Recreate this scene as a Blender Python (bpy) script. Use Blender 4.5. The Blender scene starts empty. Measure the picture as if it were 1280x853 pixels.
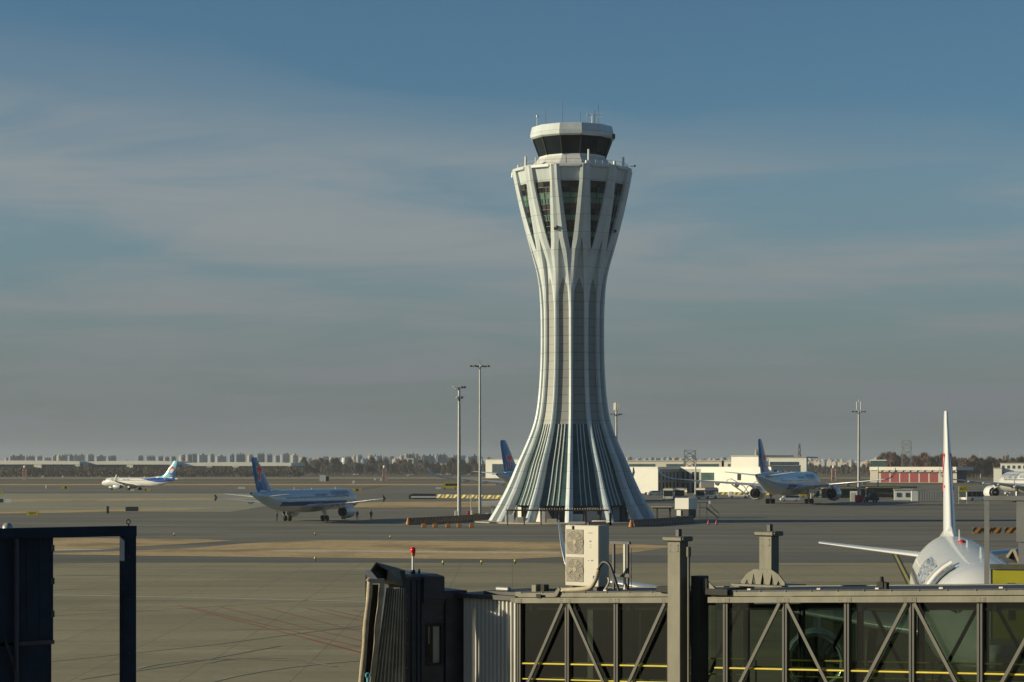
import bpy, math, random
from mathutils import Vector, Matrix
random.seed(7)
R = math.radians
PI = math.pi
scene = bpy.context.scene
col = scene.collection
# ------------------------------------------------------------------ camera, sky, sun, exposure
FPX, HZ, HC = 2800.0, 583.0, 9.7          # focal length in photo pixels, horizon row, eye height
cam = bpy.data.cameras.new('camera'); cam_o = bpy.data.objects.new('camera', cam); col.objects.link(cam_o)
cam.sensor_width = 36.0; cam.lens = FPX/1280*36.0
cam.shift_y = (HZ-426.5)/1280
cam.clip_start = 0.5; cam.clip_end = 40000
cam_o.location = (0, 0, HC); cam_o.rotation_euler = (R(90), 0, 0)
scene.camera = cam_o
SUN_EL, SUN_BEHIND = 15.0, 7.0            # degrees: elevation, and how far behind the left-hand side
sx, sy = -math.cos(R(SUN_BEHIND)), -math.sin(R(SUN_BEHIND))
sun = bpy.data.lights.new('sun', 'SUN'); sun_o = bpy.data.objects.new('sun', sun); col.objects.link(sun_o)
sun.energy = 5.0; sun.angle = R(0.5); sun.color = (1.0, 0.87, 0.60)
dvec = Vector((sx*math.cos(R(SUN_EL)), sy*math.cos(R(SUN_EL)), math.sin(R(SUN_EL))))
sun_o.rotation_euler = dvec.to_track_quat('Z', 'Y').to_euler()
sun_o.location = dvec*200
scene.view_settings.view_transform = 'Standard'; scene.view_settings.look = 'None'
scene.view_settings.gamma = 1.0; scene.view_settings.use_curve_mapping = False
scene.view_settings.exposure = 0.15
world = bpy.data.worlds.new('World'); scene.world = world; world.use_nodes = True
wt = world.node_tree; wt.nodes.clear()
def WN(t, **k):
    n = wt.nodes.new(t)
    for a, b in k.items(): setattr(n, a, b)
    return n
def WM(op, a=None, b=None, c=None):
    n = WN('ShaderNodeMath', operation=op)
    for i, v in enumerate((a, b, c)):
        if v is None: continue
        if hasattr(v, 'is_output'): wt.links.new(v, n.inputs[i])
        else: n.inputs[i].default_value = v
    return n.outputs[0]
out = WN('ShaderNodeOutputWorld'); bg = WN('ShaderNodeBackground'); bg.inputs[1].default_value = 0.06
sky = WN('ShaderNodeTexSky', sky_type='NISHITA', sun_disc=False)
sky.sun_elevation = R(SUN_EL); sky.sun_rotation = math.atan2(sx, sy)
sky.air_density = 1.0; sky.dust_density = 0.5; sky.ozone_density = 3.0; sky.altitude = 30
tc = WN('ShaderNodeTexCoord'); sep = WN('ShaderNodeSeparateXYZ'); wt.links.new(tc.outputs['Generated'], sep.inputs[0])
dx, dy, dz = sep.outputs
# thin high cloud: a layer seen in perspective (direction divided by height), long soft streaks
zz = WM('ADD', dz, 0.10)
cx = WM('DIVIDE', dx, zz); cy = WM('DIVIDE', dy, zz)
cmb = WN('ShaderNodeCombineXYZ')
wt.links.new(WM('ADD', WM('MULTIPLY', cx, 0.75), WM('MULTIPLY', cy, 0.12)), cmb.inputs[0]); wt.links.new(WM('MULTIPLY', cy, 1.1), cmb.inputs[1])
n1 = WN('ShaderNodeTexNoise'); n1.inputs['Scale'].default_value = 1.5; n1.inputs['Detail'].default_value = 9; n1.inputs['Roughness'].default_value = 0.55; n1.inputs['Distortion'].default_value = 0.5
wt.links.new(cmb.outputs[0], n1.inputs['Vector'])
n2 = WN('ShaderNodeTexNoise'); n2.inputs['Scale'].default_value = 0.5; n2.inputs['Detail'].default_value = 3
wt.links.new(cmb.outputs[0], n2.inputs['Vector'])
band = WN('ShaderNodeMapRange', interpolation_type='SMOOTHSTEP')      # the sheet of cloud ends below this height in the sky
wt.links.new(WM('ADD', WM('ADD', dz, WM('MULTIPLY', dx, 0.085)), WM('MULTIPLY', WM('SUBTRACT', n1.outputs[0], 0.5), 0.08)), band.inputs[0])
band.inputs[1].default_value = 0.168; band.inputs[2].default_value = 0.136; band.inputs[3].default_value = 0; band.inputs[4].default_value = 1
dens = WN('ShaderNodeMapRange', interpolation_type='SMOOTHSTEP')
wt.links.new(WM('ADD', WM('MULTIPLY', n1.outputs[0], 0.7), WM('MULTIPLY', n2.outputs[0], 0.4)), dens.inputs[0])
dens.inputs[1].default_value = 0.42; dens.inputs[2].default_value = 0.68; dens.inputs[3].default_value = 0.22; dens.inputs[4].default_value = 1.0
fac = WM('MULTIPLY', WM('MULTIPLY', band.outputs[0], dens.outputs[0]), 0.92)
cl = WN('ShaderNodeMix', data_type='RGBA'); cl.inputs['B'].default_value = (4.2, 4.65, 4.8, 1)
wt.links.new(fac, cl.inputs['Factor']); tn = WN('ShaderNodeMix', data_type='RGBA', blend_type='MULTIPLY'); tn.inputs['Factor'].default_value = 1; tn.inputs['B'].default_value = (.80, 1.04, 1.12, 1); wt.links.new(sky.outputs[0], tn.inputs['A']); wt.links.new(tn.outputs['Result'], cl.inputs['A'])
hz = WN('ShaderNodeMapRange', interpolation_type='SMOOTHSTEP'); wt.links.new(dz, hz.inputs[0])
hz.inputs[1].default_value = 0.13; hz.inputs[2].default_value = -0.01; hz.inputs[3].default_value = 0.0; hz.inputs[4].default_value = 0.85
hm = WN('ShaderNodeMix', data_type='RGBA'); hm.inputs['B'].default_value = (2.12, 2.28, 2.45, 1)
wt.links.new(hz.outputs[0], hm.inputs['Factor']); wt.links.new(cl.outputs['Result'], hm.inputs['A'])
wt.links.new(hm.outputs['Result'], bg.inputs[0]); wt.links.new(bg.outputs[0], out.inputs[0])

# ------------------------------------------------------------------ helpers
def W(px, py, D):
    return Vector(((px-640)/FPX*D, D, HC-(py-HZ)/FPX*D))
def GD(py): return HC*FPX/(py-HZ)
def G(px, py, z=0.0):
    D = GD(py); return Vector(((px-640)/FPX*D, D, z))
def tag(o, label=None, cat=None, group=None, kind=None):
    if label: o['label'] = label
    if cat: o['category'] = cat
    if group: o['group'] = group
    if kind: o['kind'] = kind
    return o
def thing(name, label, cat, loc=(0, 0, 0), rz=0.0, group=None, scale=1.0):
    o = bpy.data.objects.new(name, None); col.objects.link(o)
    o.location = loc; o.rotation_euler = (0, 0, rz); o.scale = (scale,)*3
    o.empty_display_size = 0.1
    return tag(o, label, cat, group)
def copy_tree(o, parent=None):
    c = o.copy(); col.objects.link(c)
    if parent is not None: c.parent = parent
    for ch in list(o.children): copy_tree(ch, c)
    return c
class MB:
    def __init__(s): s.v = []; s.f = []; s.m = []; s.sm = []
    def add(s, vs, fs, mi=0, smooth=False, M=None):
        b = len(s.v)
        for p in vs:
            p = Vector(p)
            s.v.append(M @ p if M is not None else p)
        for f in fs:
            s.f.append([b+i for i in f]); s.m.append(mi); s.sm.append(smooth)
        return s
    def box(s, c, d, mi=0, M=None, rz=0, bev=0.0):
        x, y, z = d[0]/2, d[1]/2, d[2]/2
        b = min(bev, x*.8, y*.8, z*.8)
        rot = Matrix.Translation(Vector(c)) @ Matrix.Rotation(rz, 4, 'Z')
        if M is not None: rot = M @ rot
        if b <= 0:
            vs = [(i*x, j*y, k*z) for k in (-1, 1) for j in (-1, 1) for i in (-1, 1)]
            fs = [(0, 2, 3, 1), (4, 5, 7, 6), (0, 1, 5, 4), (2, 6, 7, 3), (0, 4, 6, 2), (1, 3, 7, 5)]
            return s.add(vs, fs, mi, False, rot)
        rings = []
        def ring(a, e, zz):
            return [(-a+b*0, -e, zz)]
        def oct_(ax, ay, cc, zz):
            return [(-ax+cc, -ay, zz), (ax-cc, -ay, zz), (ax, -ay+cc, zz), (ax, ay-cc, zz), (ax-cc, ay, zz), (-ax+cc, ay, zz), (-ax, ay-cc, zz), (-ax, -ay+cc, zz)]
        rr = [oct_(x-b, y-b, b*.4, -z), oct_(x, y, b, -z+b), oct_(x, y, b, z-b), oct_(x-b, y-b, b*.4, z)]
        return s.loft(rr, mi, False, True, rot)
    def boxp(s, a, b, mi=0, M=None):
        a = Vector(a); b = Vector(b)
        return s.box((a+b)/2, [abs(b[i]-a[i]) for i in range(3)], mi, M)
    def loft(s, rings, mi=0, smooth=True, cap=True, M=None, closed=True):
        n = len(rings[0]); vs = [p for r in rings for p in r]; fs = []
        for i in range(len(rings)-1):
            for j in range(n if closed else n-1):
                k = (j+1) % n
                fs.append((i*n+j, i*n+k, (i+1)*n+k, (i+1)*n+j))
        s.add(vs, fs, mi, smooth, M)
        if cap:
            s.add(rings[0], [tuple(range(n))[::-1]], mi, False, M)
            s.add(rings[-1], [tuple(range(n))], mi, False, M)
        return s
    def tube(s, p0, p1, r0, r1=None, n=8, mi=0, cap=True, M=None, smooth=True):
        if r1 is None: r1 = r0
        p0 = Vector(p0); p1 = Vector(p1); d = (p1-p0)
        q = d.to_track_quat('Z', 'Y')
        rings = [[p + q @ Vector((math.cos(2*PI*i/n)*r, math.sin(2*PI*i/n)*r, 0)) for i in range(n)] for p, r in ((p0, r0), (p1, r1))]
        return s.loft(rings, mi, smooth, cap, M)
    def bar(s, p0, p1, w, h, mi=0, M=None, up=(0, 0, 1)):
        p0 = Vector(p0); p1 = Vector(p1); d = (p1-p0).normalized(); u = Vector(up)
        a = d.cross(u)
        if a.length < 1e-4: a = d.cross(Vector((1, 0, 0)))
        a.normalize(); b = a.cross(d)
        rings = [[p + a*i*w/2 + b*j*h/2 for i, j in ((-1, -1), (1, -1), (1, 1), (-1, 1))] for p in (p0, p1)]
        return s.loft(rings, mi, False, True, M)
    def path(s, pts, r, n=8, mi=0, M=None):
        pts = [Vector(p) for p in pts]; rings = []
        for i, p in enumerate(pts):
            d = (pts[min(i+1, len(pts)-1)]-pts[max(i-1, 0)]).normalized(); q = d.to_track_quat('Z', 'Y')
            rr = r[i] if isinstance(r, (list, tuple)) else r
            rings.append([p + q @ Vector((math.cos(2*PI*k/n)*rr, math.sin(2*PI*k/n)*rr, 0)) for k in range(n)])
        return s.loft(rings, mi, True, True, M)
    def lathe(s, prof, n=16, mi=0, smooth=True, M=None, cap=True, a0=0.0):
        rings = [[(math.cos(a0+2*PI*i/n)*r, math.sin(a0+2*PI*i/n)*r, z) for i in range(n)] for r, z in prof]
        return s.loft(rings, mi, smooth, cap, M)
    def prism(s, pts, h, mi=0, M=None):        # outline in xy, thickness h along z
        n = len(pts)
        return s.loft([[(x, y, -h/2) for x, y in pts], [(x, y, h/2) for x, y in pts]], mi, False, True, M)
    def build(s, name, mats, parent=None, kind=None):
        me = bpy.data.meshes.new(name)
        me.from_pydata([tuple(v) for v in s.v], [], s.f)
        if not isinstance(mats, (list, tuple)): mats = [mats]
        for m in mats: me.materials.append(m)
        me.polygons.foreach_set('material_index', [min(i, len(mats)-1) for i in s.m])
        me.polygons.foreach_set('use_smooth', s.sm)
        me.update()
        o = bpy.data.objects.new(name, me); col.objects.link(o)
        if parent is not None: o.parent = parent
        if kind: o['kind'] = kind
        return o
def inst(src, parent, loc=None, M=None, name=None):
    c = src.copy(); col.objects.link(c); c.parent = parent
    if M is not None: c.matrix_local = M
    if loc is not None: c.location = loc
    for ch in list(src.children): inst(ch, c)
    return c

# ------------------------------------------------------------------ materials
class NT:
    def __init__(s, m): s.t = m.node_tree
    def n(s, t, **k):
        n = s.t.nodes.new(t)
        for a, b in k.items(): setattr(n, a, b)
        return n
    def l(s, a, b): s.t.links.new(a, b)
    def m(s, op, a=None, b=None, c=None):
        n = s.n('ShaderNodeMath', operation=op)
        for i, v in enumerate((a, b, c)):
            if v is None: continue
            if hasattr(v, 'is_output'): s.l(v, n.inputs[i])
            else: n.inputs[i].default_value = v
        return n.outputs[0]
    def mix(s, f, a, b, mode='MIX'):
        n = s.n('ShaderNodeMix', data_type='RGBA', blend_type=mode)
        for i, v in (('Factor', f), ('A', a), ('B', b)):
            if hasattr(v, 'is_output'): s.l(v, n.inputs[i])
            else: n.inputs[i].default_value = v if i == 'Factor' else (*v[:3], 1)
        return n.outputs['Result']
    def noise(s, vec, scale, det=4, rough=.55, dist=0):
        n = s.n('ShaderNodeTexNoise'); n.inputs['Scale'].default_value = scale; n.inputs['Detail'].default_value = det
        n.inputs['Roughness'].default_value = rough; n.inputs['Distortion'].default_value = dist
        if vec is not None: s.l(vec, n.inputs['Vector'])
        return n.outputs[0]
    def ramp(s, v, a, b, c=0, d=1, smooth=False):
        n = s.n('ShaderNodeMapRange', interpolation_type='SMOOTHSTEP' if smooth else 'LINEAR'); s.l(v, n.inputs[0])
        for i, q in enumerate((a, b, c, d)): n.inputs[1+i].default_value = q
        return n.outputs[0]
    def coords(s, scale=(1, 1, 1), kind='Object'):
        t = s.n('ShaderNodeTexCoord'); mp = s.n('ShaderNodeMapping'); mp.inputs['Scale'].default_value = scale
        s.l(t.outputs[kind], mp.inputs[0]); return mp.outputs[0]
def base(name):
    m = bpy.data.materials.new(name); m.use_nodes = True
    return m, NT(m), m.node_tree.nodes['Principled BSDF']
def pm(name, c, rough=.55, metal=0.0, var=.12, scale=1.5, bump=0.0, stretch=(1, 1, 1), seam=None, spec=.5, coat=0.0):
    m, T, b = base(name)
    co = T.coords(stretch)
    n = T.noise(co, scale, 5, .6)
    colr = T.mix(T.ramp(n, .3, .7), tuple(x*(1-var) for x in c), tuple(min(1, x*(1+var)) for x in c))
    if seam:                                        # thin joints every seam[0] metres up the wall
        t = T.n('ShaderNodeTexCoord'); sp = T.n('ShaderNodeSeparateXYZ'); T.l(t.outputs['Object'], sp.inputs[0])
        ax = seam[3] if len(seam) > 3 else 2
        q = T.m('FRACT', T.m('DIVIDE', T.m('ADD', sp.outputs[ax], 200.0*seam[0]), seam[0]))
        # neighbouring sheets differ a little, and rain leaves faint vertical streaks
        fl = T.m('FLOOR', T.m('DIVIDE', T.m('ADD', sp.outputs[ax], 200.0*seam[0]), seam[0])); cb = T.n('ShaderNodeCombineXYZ'); T.l(fl, cb.inputs[0]); T.l(T.m('FLOOR', T.m('DIVIDE', sp.outputs[0], 1.7)), cb.inputs[1])
        wn = T.n('ShaderNodeTexWhiteNoise'); T.l(cb.outputs[0], wn.inputs[0]); colr = T.mix(T.m('MULTIPLY', wn.outputs[0], .16), colr, tuple(x*.45 for x in c))
        sk = T.noise(T.coords((1.6, 1.6, .05)), 1.0, 4, .6); colr = T.mix(T.m('MULTIPLY', T.ramp(sk, .5, .75), .22), colr, tuple(x*.5 for x in c))
        colr = T.mix(T.m('MULTIPLY', T.m('LESS_THAN', q, seam[1]/seam[0]), seam[2]), colr, (.03, .03, .03))
    T.l(colr, b.inputs['Base Color'])
    b.inputs['Roughness'].default_value = rough; b.inputs['Metallic'].default_value = metal
    b.inputs['Specular IOR Level'].default_value = spec
    if coat: b.inputs['Coat Weight'].default_value = coat
    if bump:
        bn = T.n('ShaderNodeBump'); bn.inputs['Strength'].default_value = bump; bn.inputs['Distance'].default_value = .02
        T.l(T.noise(co, scale*6, 4), bn.inputs['Height']); T.l(bn.outputs[0], b.inputs['Normal'])
    return m
def glassm(name, tint, refl=.12, rough=.03):
    m, T, b = base(name); T.t.nodes.remove(b)
    o = T.t.nodes['Material Output']; tr = T.n('ShaderNodeBsdfTransparent'); tr.inputs[0].default_value = (*tint, 1)
    gl = T.n('ShaderNodeBsdfGlossy'); gl.inputs['Roughness'].default_value = rough; gl.inputs[0].default_value = (.8, .85, .85, 1)
    fr = T.n('ShaderNodeFresnel'); fr.inputs[0].default_value = 1.45
    mx = T.n('ShaderNodeMixShader'); T.l(T.m('MINIMUM', T.m('MULTIPLY', fr.outputs[0], refl*10), .6), mx.inputs[0]); T.l(tr.outputs[0], mx.inputs[1]); T.l(gl.outputs[0], mx.inputs[2])
    T.l(mx.outputs[0], o.inputs[0]); return m
M = {}
M['clad'] = pm('white_aluminium_cladding', (.56, .62, .625), .35, .0, .10, .35, seam=(2.93, .10, .38))
M['clad_plain'] = pm('white_painted_metal', (.60, .61, .58), .4, 0, .06, .8)
M['panel'] = pm('grey_facade_panel', (.25, .26, .24), .5, 0, .12, .25, seam=(1.465, .10, .6))
M['white'] = pm('white_paint', (.66, .66, .62), .35, 0, .06, .8)
M['white_wall'] = pm('white_wall_paint', (.70, .69, .62), .7, 0, .06, .15, bump=.1)
M['cream_wall'] = pm('cream_wall_paint', (.46, .43, .36), .75, 0, .08, .15)
M['grey_wall'] = pm('grey_wall_paint', (.30, .31, .29), .7, 0, .08, .2)
M['steel'] = pm('galvanised_steel', (.34, .345, .33), .45, .4, .12, 1.5)
M['dark_steel'] = pm('dark_steel', (.05, .05, .055), .5, .3, .2, 2)
M['black'] = pm('black_rubber', (.02, .02, .02), .8, 0, .2, 4)
M['dark'] = pm('dark_opening', (.025, .03, .035), .6, 0, .2, 1)
M['glass_dark'] = pm('dark_window_glass', (.02, .03, .032), .06, 0, .3, .4, spec=.7)
M['glass_green'] = pm('green_facade_glass', (.045, .088, .085), .2, 0, .35, .22, seam=(1.465, .09, .6), spec=.6)
M['cab_glass'] = pm('tower_cab_glass', (.012, .018, .022), .08, 0, .3, .4, spec=.2)
M['glass_blue'] = pm('blue_window_glass', (.05, .08, .10), .08, 0, .3, .4, spec=.7)
M['pane_green'] = pm('green_pane', (.12, .22, .17), .15, 0, .2, .8)
M['pane_black'] = pm('black_pane', (.015, .02, .02), .1, 0, .2, .8)
M['pane_brown'] = pm('brown_blind_pane', (.05, .052, .045), .3, 0, .25, 1.2)
M['glass_clear'] = glassm('clear_glass', (.85, .88, .86), .1)
M['bridge_grey'] = pm('bridge_grey_paint', (.12, .115, .085), .5, .1, .28, 2.2, bump=.2, stretch=(1, 1, .3))
M['bridge_dark'] = pm('bridge_dark_paint', (.035, .035, .033), .5, .1, .2, 1.5)
M['truss'] = pm('truss_grey_paint', (.06, .06, .05), .45, .1, .15, 2)
M['cab_navy'] = pm('cab_dark_grey_paint', (.045, .05, .062), .4, .1, .35, 1.6, bump=.1)
M['navy_frame'] = pm('navy_frame_paint', (.020, .032, .052), .85, 0, .25, 1.4, bump=.1, spec=.1)
M['corr'] = pm('corrugated_white_sheet', (.42, .42, .39), .45, .1, .08, 1.2)
M['bellow'] = pm('bellows_fabric', (.50, .46, .38), .85, 0, .22, 3, bump=.5)
M['pad'] = pm('tan_bumper_pad', (.38, .32, .22), .8, 0, .22, 4, bump=.6)
M['yellow'] = pm('yellow_paint', (.52, .42, .03), .5, 0, .12, 3)
M['sign_yellow'] = pm('sign_yellow_panel', (.42, .40, .03), .5, 0, .08, 2)
M['orange'] = pm('orange_plastic', (.42, .16, .03), .6, 0, .15, 3)
M['red'] = pm('red_paint', (.48, .03, .03), .5, 0, .12, 2)
M['red_door'] = pm('red_roller_door', (.27, .008, .014), .5, 0, .15, .8, seam=(1.1, .35, .6, 0))
M['beacon'] = pm('red_beacon_lens', (.75, .01, .01), .15, 0, .05, 3)
M['ac'] = pm('cream_casing_paint', (.48, .46, .385), .4, 0, .05, 2)
M['ac_grille'] = pm('fan_grille_plastic', (.20, .18, .14), .5, 0, .1, 6)
M['hose'] = pm('pipe_insulation', (.42, .37, .25), .75, 0, .14, 5, bump=.5)
M['wood'] = pm('brown_timber', (.14, .10, .065), .75, 0, .2, 2)
M['tan'] = pm('tan_paint', (.38, .33, .24), .7, 0, .1, 2)
M['plane_white'] = pm('aircraft_white_paint', (.70, .71, .70), .22, 0, .03, .35, coat=.4)
M['plane_grey'] = pm('aircraft_grey_paint', (.33, .34, .34), .3, .1, .06, .8, coat=.2)
M['fin_blue'] = pm('fin_blue_paint', (.012, .16, .40), .25, 0, .06, .4, coat=.4)
M['logo_red'] = pm('logo_red_paint', (.60, .02, .03), .3, 0, .05, 1)
M['sky_blue'] = pm('pale_blue_paint', (.22, .58, .70), .25, 0, .04, .4, coat=.4)
M['deep_blue'] = pm('deep_blue_paint', (.02, .07, .32), .25, 0, .05, .4, coat=.3)
M['text_faint'] = pm('faded_lettering', (.22, .26, .33), .4, 0, .05, 1)
M['text_grey'] = pm('lettering_dark_blue', (.09, .11, .16), .4, 0, .05, 1)
M['nacelle'] = pm('engine_cowl_paint', (.55, .57, .58), .3, .2, .06, .8)
M['chrome'] = pm('bare_metal_lip', (.7, .7, .7), .2, .9, .05, 1)
M['bus_white'] = pm('bus_white_paint', (.7, .7, .66), .3, 0, .05, .8)
M['fin_grey'] = pm('grey_fascia', (.22, .23, .24), .5, 0, .1, .4)
M['ochre'] = pm('ochre_panel', (.45, .29, .06), .6, 0, .1, .5)
M['pinkish'] = pm('faded_red_white_steel', (.42, .22, .19), .6, 0, .4, .5)
M['blue_grey'] = pm('blue_grey_cladding', (.10, .14, .18), .5, 0, .12, .2)

def livery(name, top, stripe, belly, z0, z1, fade=None):
    """upper colour above z1, stripe between z0 and z1, belly below (heights in the aircraft's own metres); fade=(y0,y1) ends the stripe"""
    m, T, b = base(name)
    t = T.n('ShaderNodeTexCoord'); sp = T.n('ShaderNodeSeparateXYZ'); T.l(t.outputs['Object'], sp.inputs[0])
    z = sp.outputs[2]
    a = T.m('GREATER_THAN', z, z0); c = T.m('LESS_THAN', z, z1)
    s = T.m('MULTIPLY', a, c)
    if fade:
        s = T.m('MULTIPLY', s, T.m('MULTIPLY', T.m('GREATER_THAN', sp.outputs[1], fade[0]), T.m('LESS_THAN', sp.outputs[1], fade[1])))
    n = T.noise(T.coords(), .5, 4)
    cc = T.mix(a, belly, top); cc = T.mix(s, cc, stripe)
    cc = T.mix(T.m('MULTIPLY', T.ramp(n, .35, .7), .10), cc, (.3, .3, .28))
    q = T.m('FRACT', T.m('DIVIDE', T.m('ADD', sp.outputs[1], 500), 2.6))
    cc = T.mix(T.m('MULTIPLY', T.m('LESS_THAN', q, .012), .45), cc, (.1, .1, .1))
    sk = T.noise(T.coords((1.5, .12, 1.5)), 1.0, 5, .6); cc = T.mix(T.m('MULTIPLY', T.ramp(sk, .5, .75), .16), cc, (.25, .24, .22))
    T.l(cc, b.inputs['Base Color']); b.inputs['Roughness'].default_value = .25; b.inputs['Coat Weight'].default_value = .3
    return m
# ------------------------------------------------------------------ ground
def groundmat(name, c1, c2, c3, streak=.5, slab=None, stain=.5, fine=.1, rough=.85, darkspots=True):
    m, T, b = base(name)
    co = T.coords((1, 1, 1))
    st = T.noise(T.coords((.014, .085, 1)), 1.0, 7, .65, .8)        # long wheel-worn streaks along the taxi direction
    st2 = T.noise(T.coords((.05, .35, 1)), 1.0, 5, .6, .3)
    pt = T.noise(co, .035, 5, .6)
    fn = T.noise(co, 1.6, 5, .65)
    cc = T.mix(T.ramp(st, .35, .65, 0, 1, True), c1, c2)
    cc = T.mix(T.m('MULTIPLY', T.ramp(st2, .5, .78, 0, 1, True), streak), cc, c3)
    cc = T.mix(T.m('MULTIPLY', T.ramp(pt, .5, .75, 0, 1, True), stain), cc, c3)
    cc = T.mix(T.m('MULTIPLY', T.ramp(fn, .3, .7), fine), cc, tuple(x*.4 for x in c1))
    if slab:
        t = T.n('ShaderNodeTexCoord'); sp = T.n('ShaderNodeSeparateXYZ'); T.l(t.outputs['Object'], sp.inputs[0])
        for ax in (0, 1):
            q = T.m('FRACT', T.m('DIVIDE', T.m('ADD', sp.outputs[ax], 20000), slab))
            cc = T.mix(T.m('MULTIPLY', T.m('LESS_THAN', q, .035/slab*2), .35), cc, (.03, .03, .03))
        # single slabs a little lighter or darker than their neighbours
        fx = T.m('FLOOR', T.m('DIVIDE', sp.outputs[0], slab)); fy = T.m('FLOOR', T.m('DIVIDE', sp.outputs[1], slab))
        cb = T.n('ShaderNodeCombineXYZ'); T.l(fx, cb.inputs[0]); T.l(fy, cb.inputs[1])
        wn = T.n('ShaderNodeTexWhiteNoise'); T.l(cb.outputs[0], wn.inputs[0])
        cc = T.mix(T.m('MULTIPLY', wn.outputs[0], .16), cc, tuple(x*.45 for x in c1))
    T.l(cc, b.inputs['Base Color']); b.inputs['Roughness'].default_value = rough; b.inputs['Specular IOR Level'].default_value = .25
    bn = T.n('ShaderNodeBump'); bn.inputs['Strength'].default_value = .25; bn.inputs['Distance'].default_value = .02
    T.l(fn, bn.inputs['Height']); T.l(bn.outputs[0], b.inputs['Normal'])
    return m
def grassmat(name, c1, c2, c3):
    m, T, b = base(name)
    a = T.noise(T.coords((.35, .5, 1)), 1.0, 7, .75); d = T.noise(T.coords(), .06, 4, .6); e = T.noise(T.coords((1, 2, 1)), 1.8, 4, .7)
    cc = T.mix(T.ramp(a, .35, .65), c1, c2); cc = T.mix(T.m('MULTIPLY', T.ramp(d, .45, .7, 0, 1, True), .7), cc, c3)
    cc = T.mix(T.m('MULTIPLY', T.ramp(e, .45, .7), .5), cc, tuple(x*.45 for x in c3))
    T.l(cc, b.inputs['Base Color']); b.inputs['Roughness'].default_value = .95; b.inputs['Specular IOR Level'].default_value = .1
    return m
GM = dict(
    concrete=groundmat('apron_concrete_slabs', (.38, .335, .20), (.29, .257, .155), (.15, .132, .085), .8, 5.0, .6, .4),
    shoulder=groundmat('dark_shoulder_asphalt', (.135, .135, .11), (.17, .168, .135), (.10, .10, .085), .4, None, .4, .25),
    asphalt=groundmat('taxiway_asphalt', (.15, .143, .113), (.235, .22, .165), (.085, .08, .069), .6, None, .5, .25),
    pale=groundmat('pale_taxiway_concrete', (.38, .36, .24), (.29, .275, .19), (.18, .17, .125), .5, 5.0, .4, .2),
    field=grassmat('dry_winter_field', (.23, .17, .09), (.17, .13, .075), (.11, .095, .06)),
    ochre=grassmat('dry_ochre_grass', (.70, .52, .27), (.42, .31, .16), (.18, .135, .08)),
    gravel=grassmat('pale_gravel_strip', (.70, .64, .47), (.55, .50, .37), (.24, .21, .15)),
)
line_white = pm('worn_white_marking', (.62, .62, .58), .7, 0, .2, .8)
line_yellow = pm('worn_yellow_marking', (.42, .36, .13), .7, 0, .2, .8)
line_red = pm('worn_red_marking', (.30, .035, .03), .7, 0, .25, .8)
tyre = pm('tyre_rubber_mark', (.27, .255, .175), .8, 0, .25, .3)
def sheet(name, pts, z, mat, px=True):
    b = MB(); P = [G(x, y, z) if px else Vector((x, y, z)) for x, y in pts]
    b.add(P, [tuple(range(len(P)))[::-1]]); o = b.build(name, mat, None, 'structure')
    n = o.data.polygons[0].normal
    if n.z < 0: o.data.flip_normals()
    return o
RK = [0]
def ribbon(name, pts, w, z, mat):
    RK[0] += 1; z += RK[0]*.0003
    P = [G(x, y, z) for x, y in pts]; L = []; Rr = []
    for i, p in enumerate(P):
        d = (P[min(i+1, len(P)-1)]-P[max(i-1, 0)]); d.z = 0; d.normalize(); n = Vector((-d.y, d.x, 0))*w/2
        L.append(p+n); Rr.append(p-n)
    b = MB(); k = len(P)
    b.add(L+Rr, [(i, i+k, i+k+1, i+1) for i in range(k-1)])
    o = b.build(name, mat, None, 'structure')
    if o.data.polygons[0].normal.z < 0: o.data.flip_normals()
    return o
sheet('ground', [(-7000, -60), (7000, -60), (7000, 12400), (-7000, 12400)], 0, GM['field'], False)
# one wide asphalt taxiway field, then concrete apron nearest to us
sheet('apron_concrete', [(-260, -50), (260, -50), (260, GD(704)), (-260, GD(704))], .012, GM['concrete'], False)
sheet('apron_shoulder', [(-300, GD(704)), (300, GD(704)), (300, GD(694)), (-300, GD(694))], .008, GM['shoulder'], False)
sheet('taxiway_near', [(-420, GD(694)), (420, GD(694)), (420, GD(640)), (-420, GD(640))], .012, GM['asphalt'], False)
sheet('apron_pale', [(-700, GD(640)), (-60, GD(640)), (-60, GD(629)), (-700, GD(627))], .008, GM['pale'], False)
sheet('apron_remote', [(-60, GD(640)), (900, GD(640)), (900, GD(606)), (-60, GD(606))], .012, GM['asphalt'], False)
sheet('taxiway_second', [(-900, GD(629)), (-64, GD(629)), (-64, GD(617)), (-900, GD(617))], .016, GM['pale'], False)
sheet('taxiway_far', [(-1500, GD(616)), (-66, GD(616)), (-66, GD(607.5)), (-1500, GD(607.5))], .016, GM['asphalt'], False)
sheet('runway_far', [(-2500, GD(598.6)), (2500, GD(598.6)), (2500, GD(597.0)), (-2500, GD(597.0))], .016, GM['pale'], False)
sheet('runway_paved_edge', [(-2500, GD(603.2)), (2500, GD(603.2)), (2500, GD(601.8)), (-2500, GD(601.8))], .016, GM['asphalt'], False)
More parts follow.
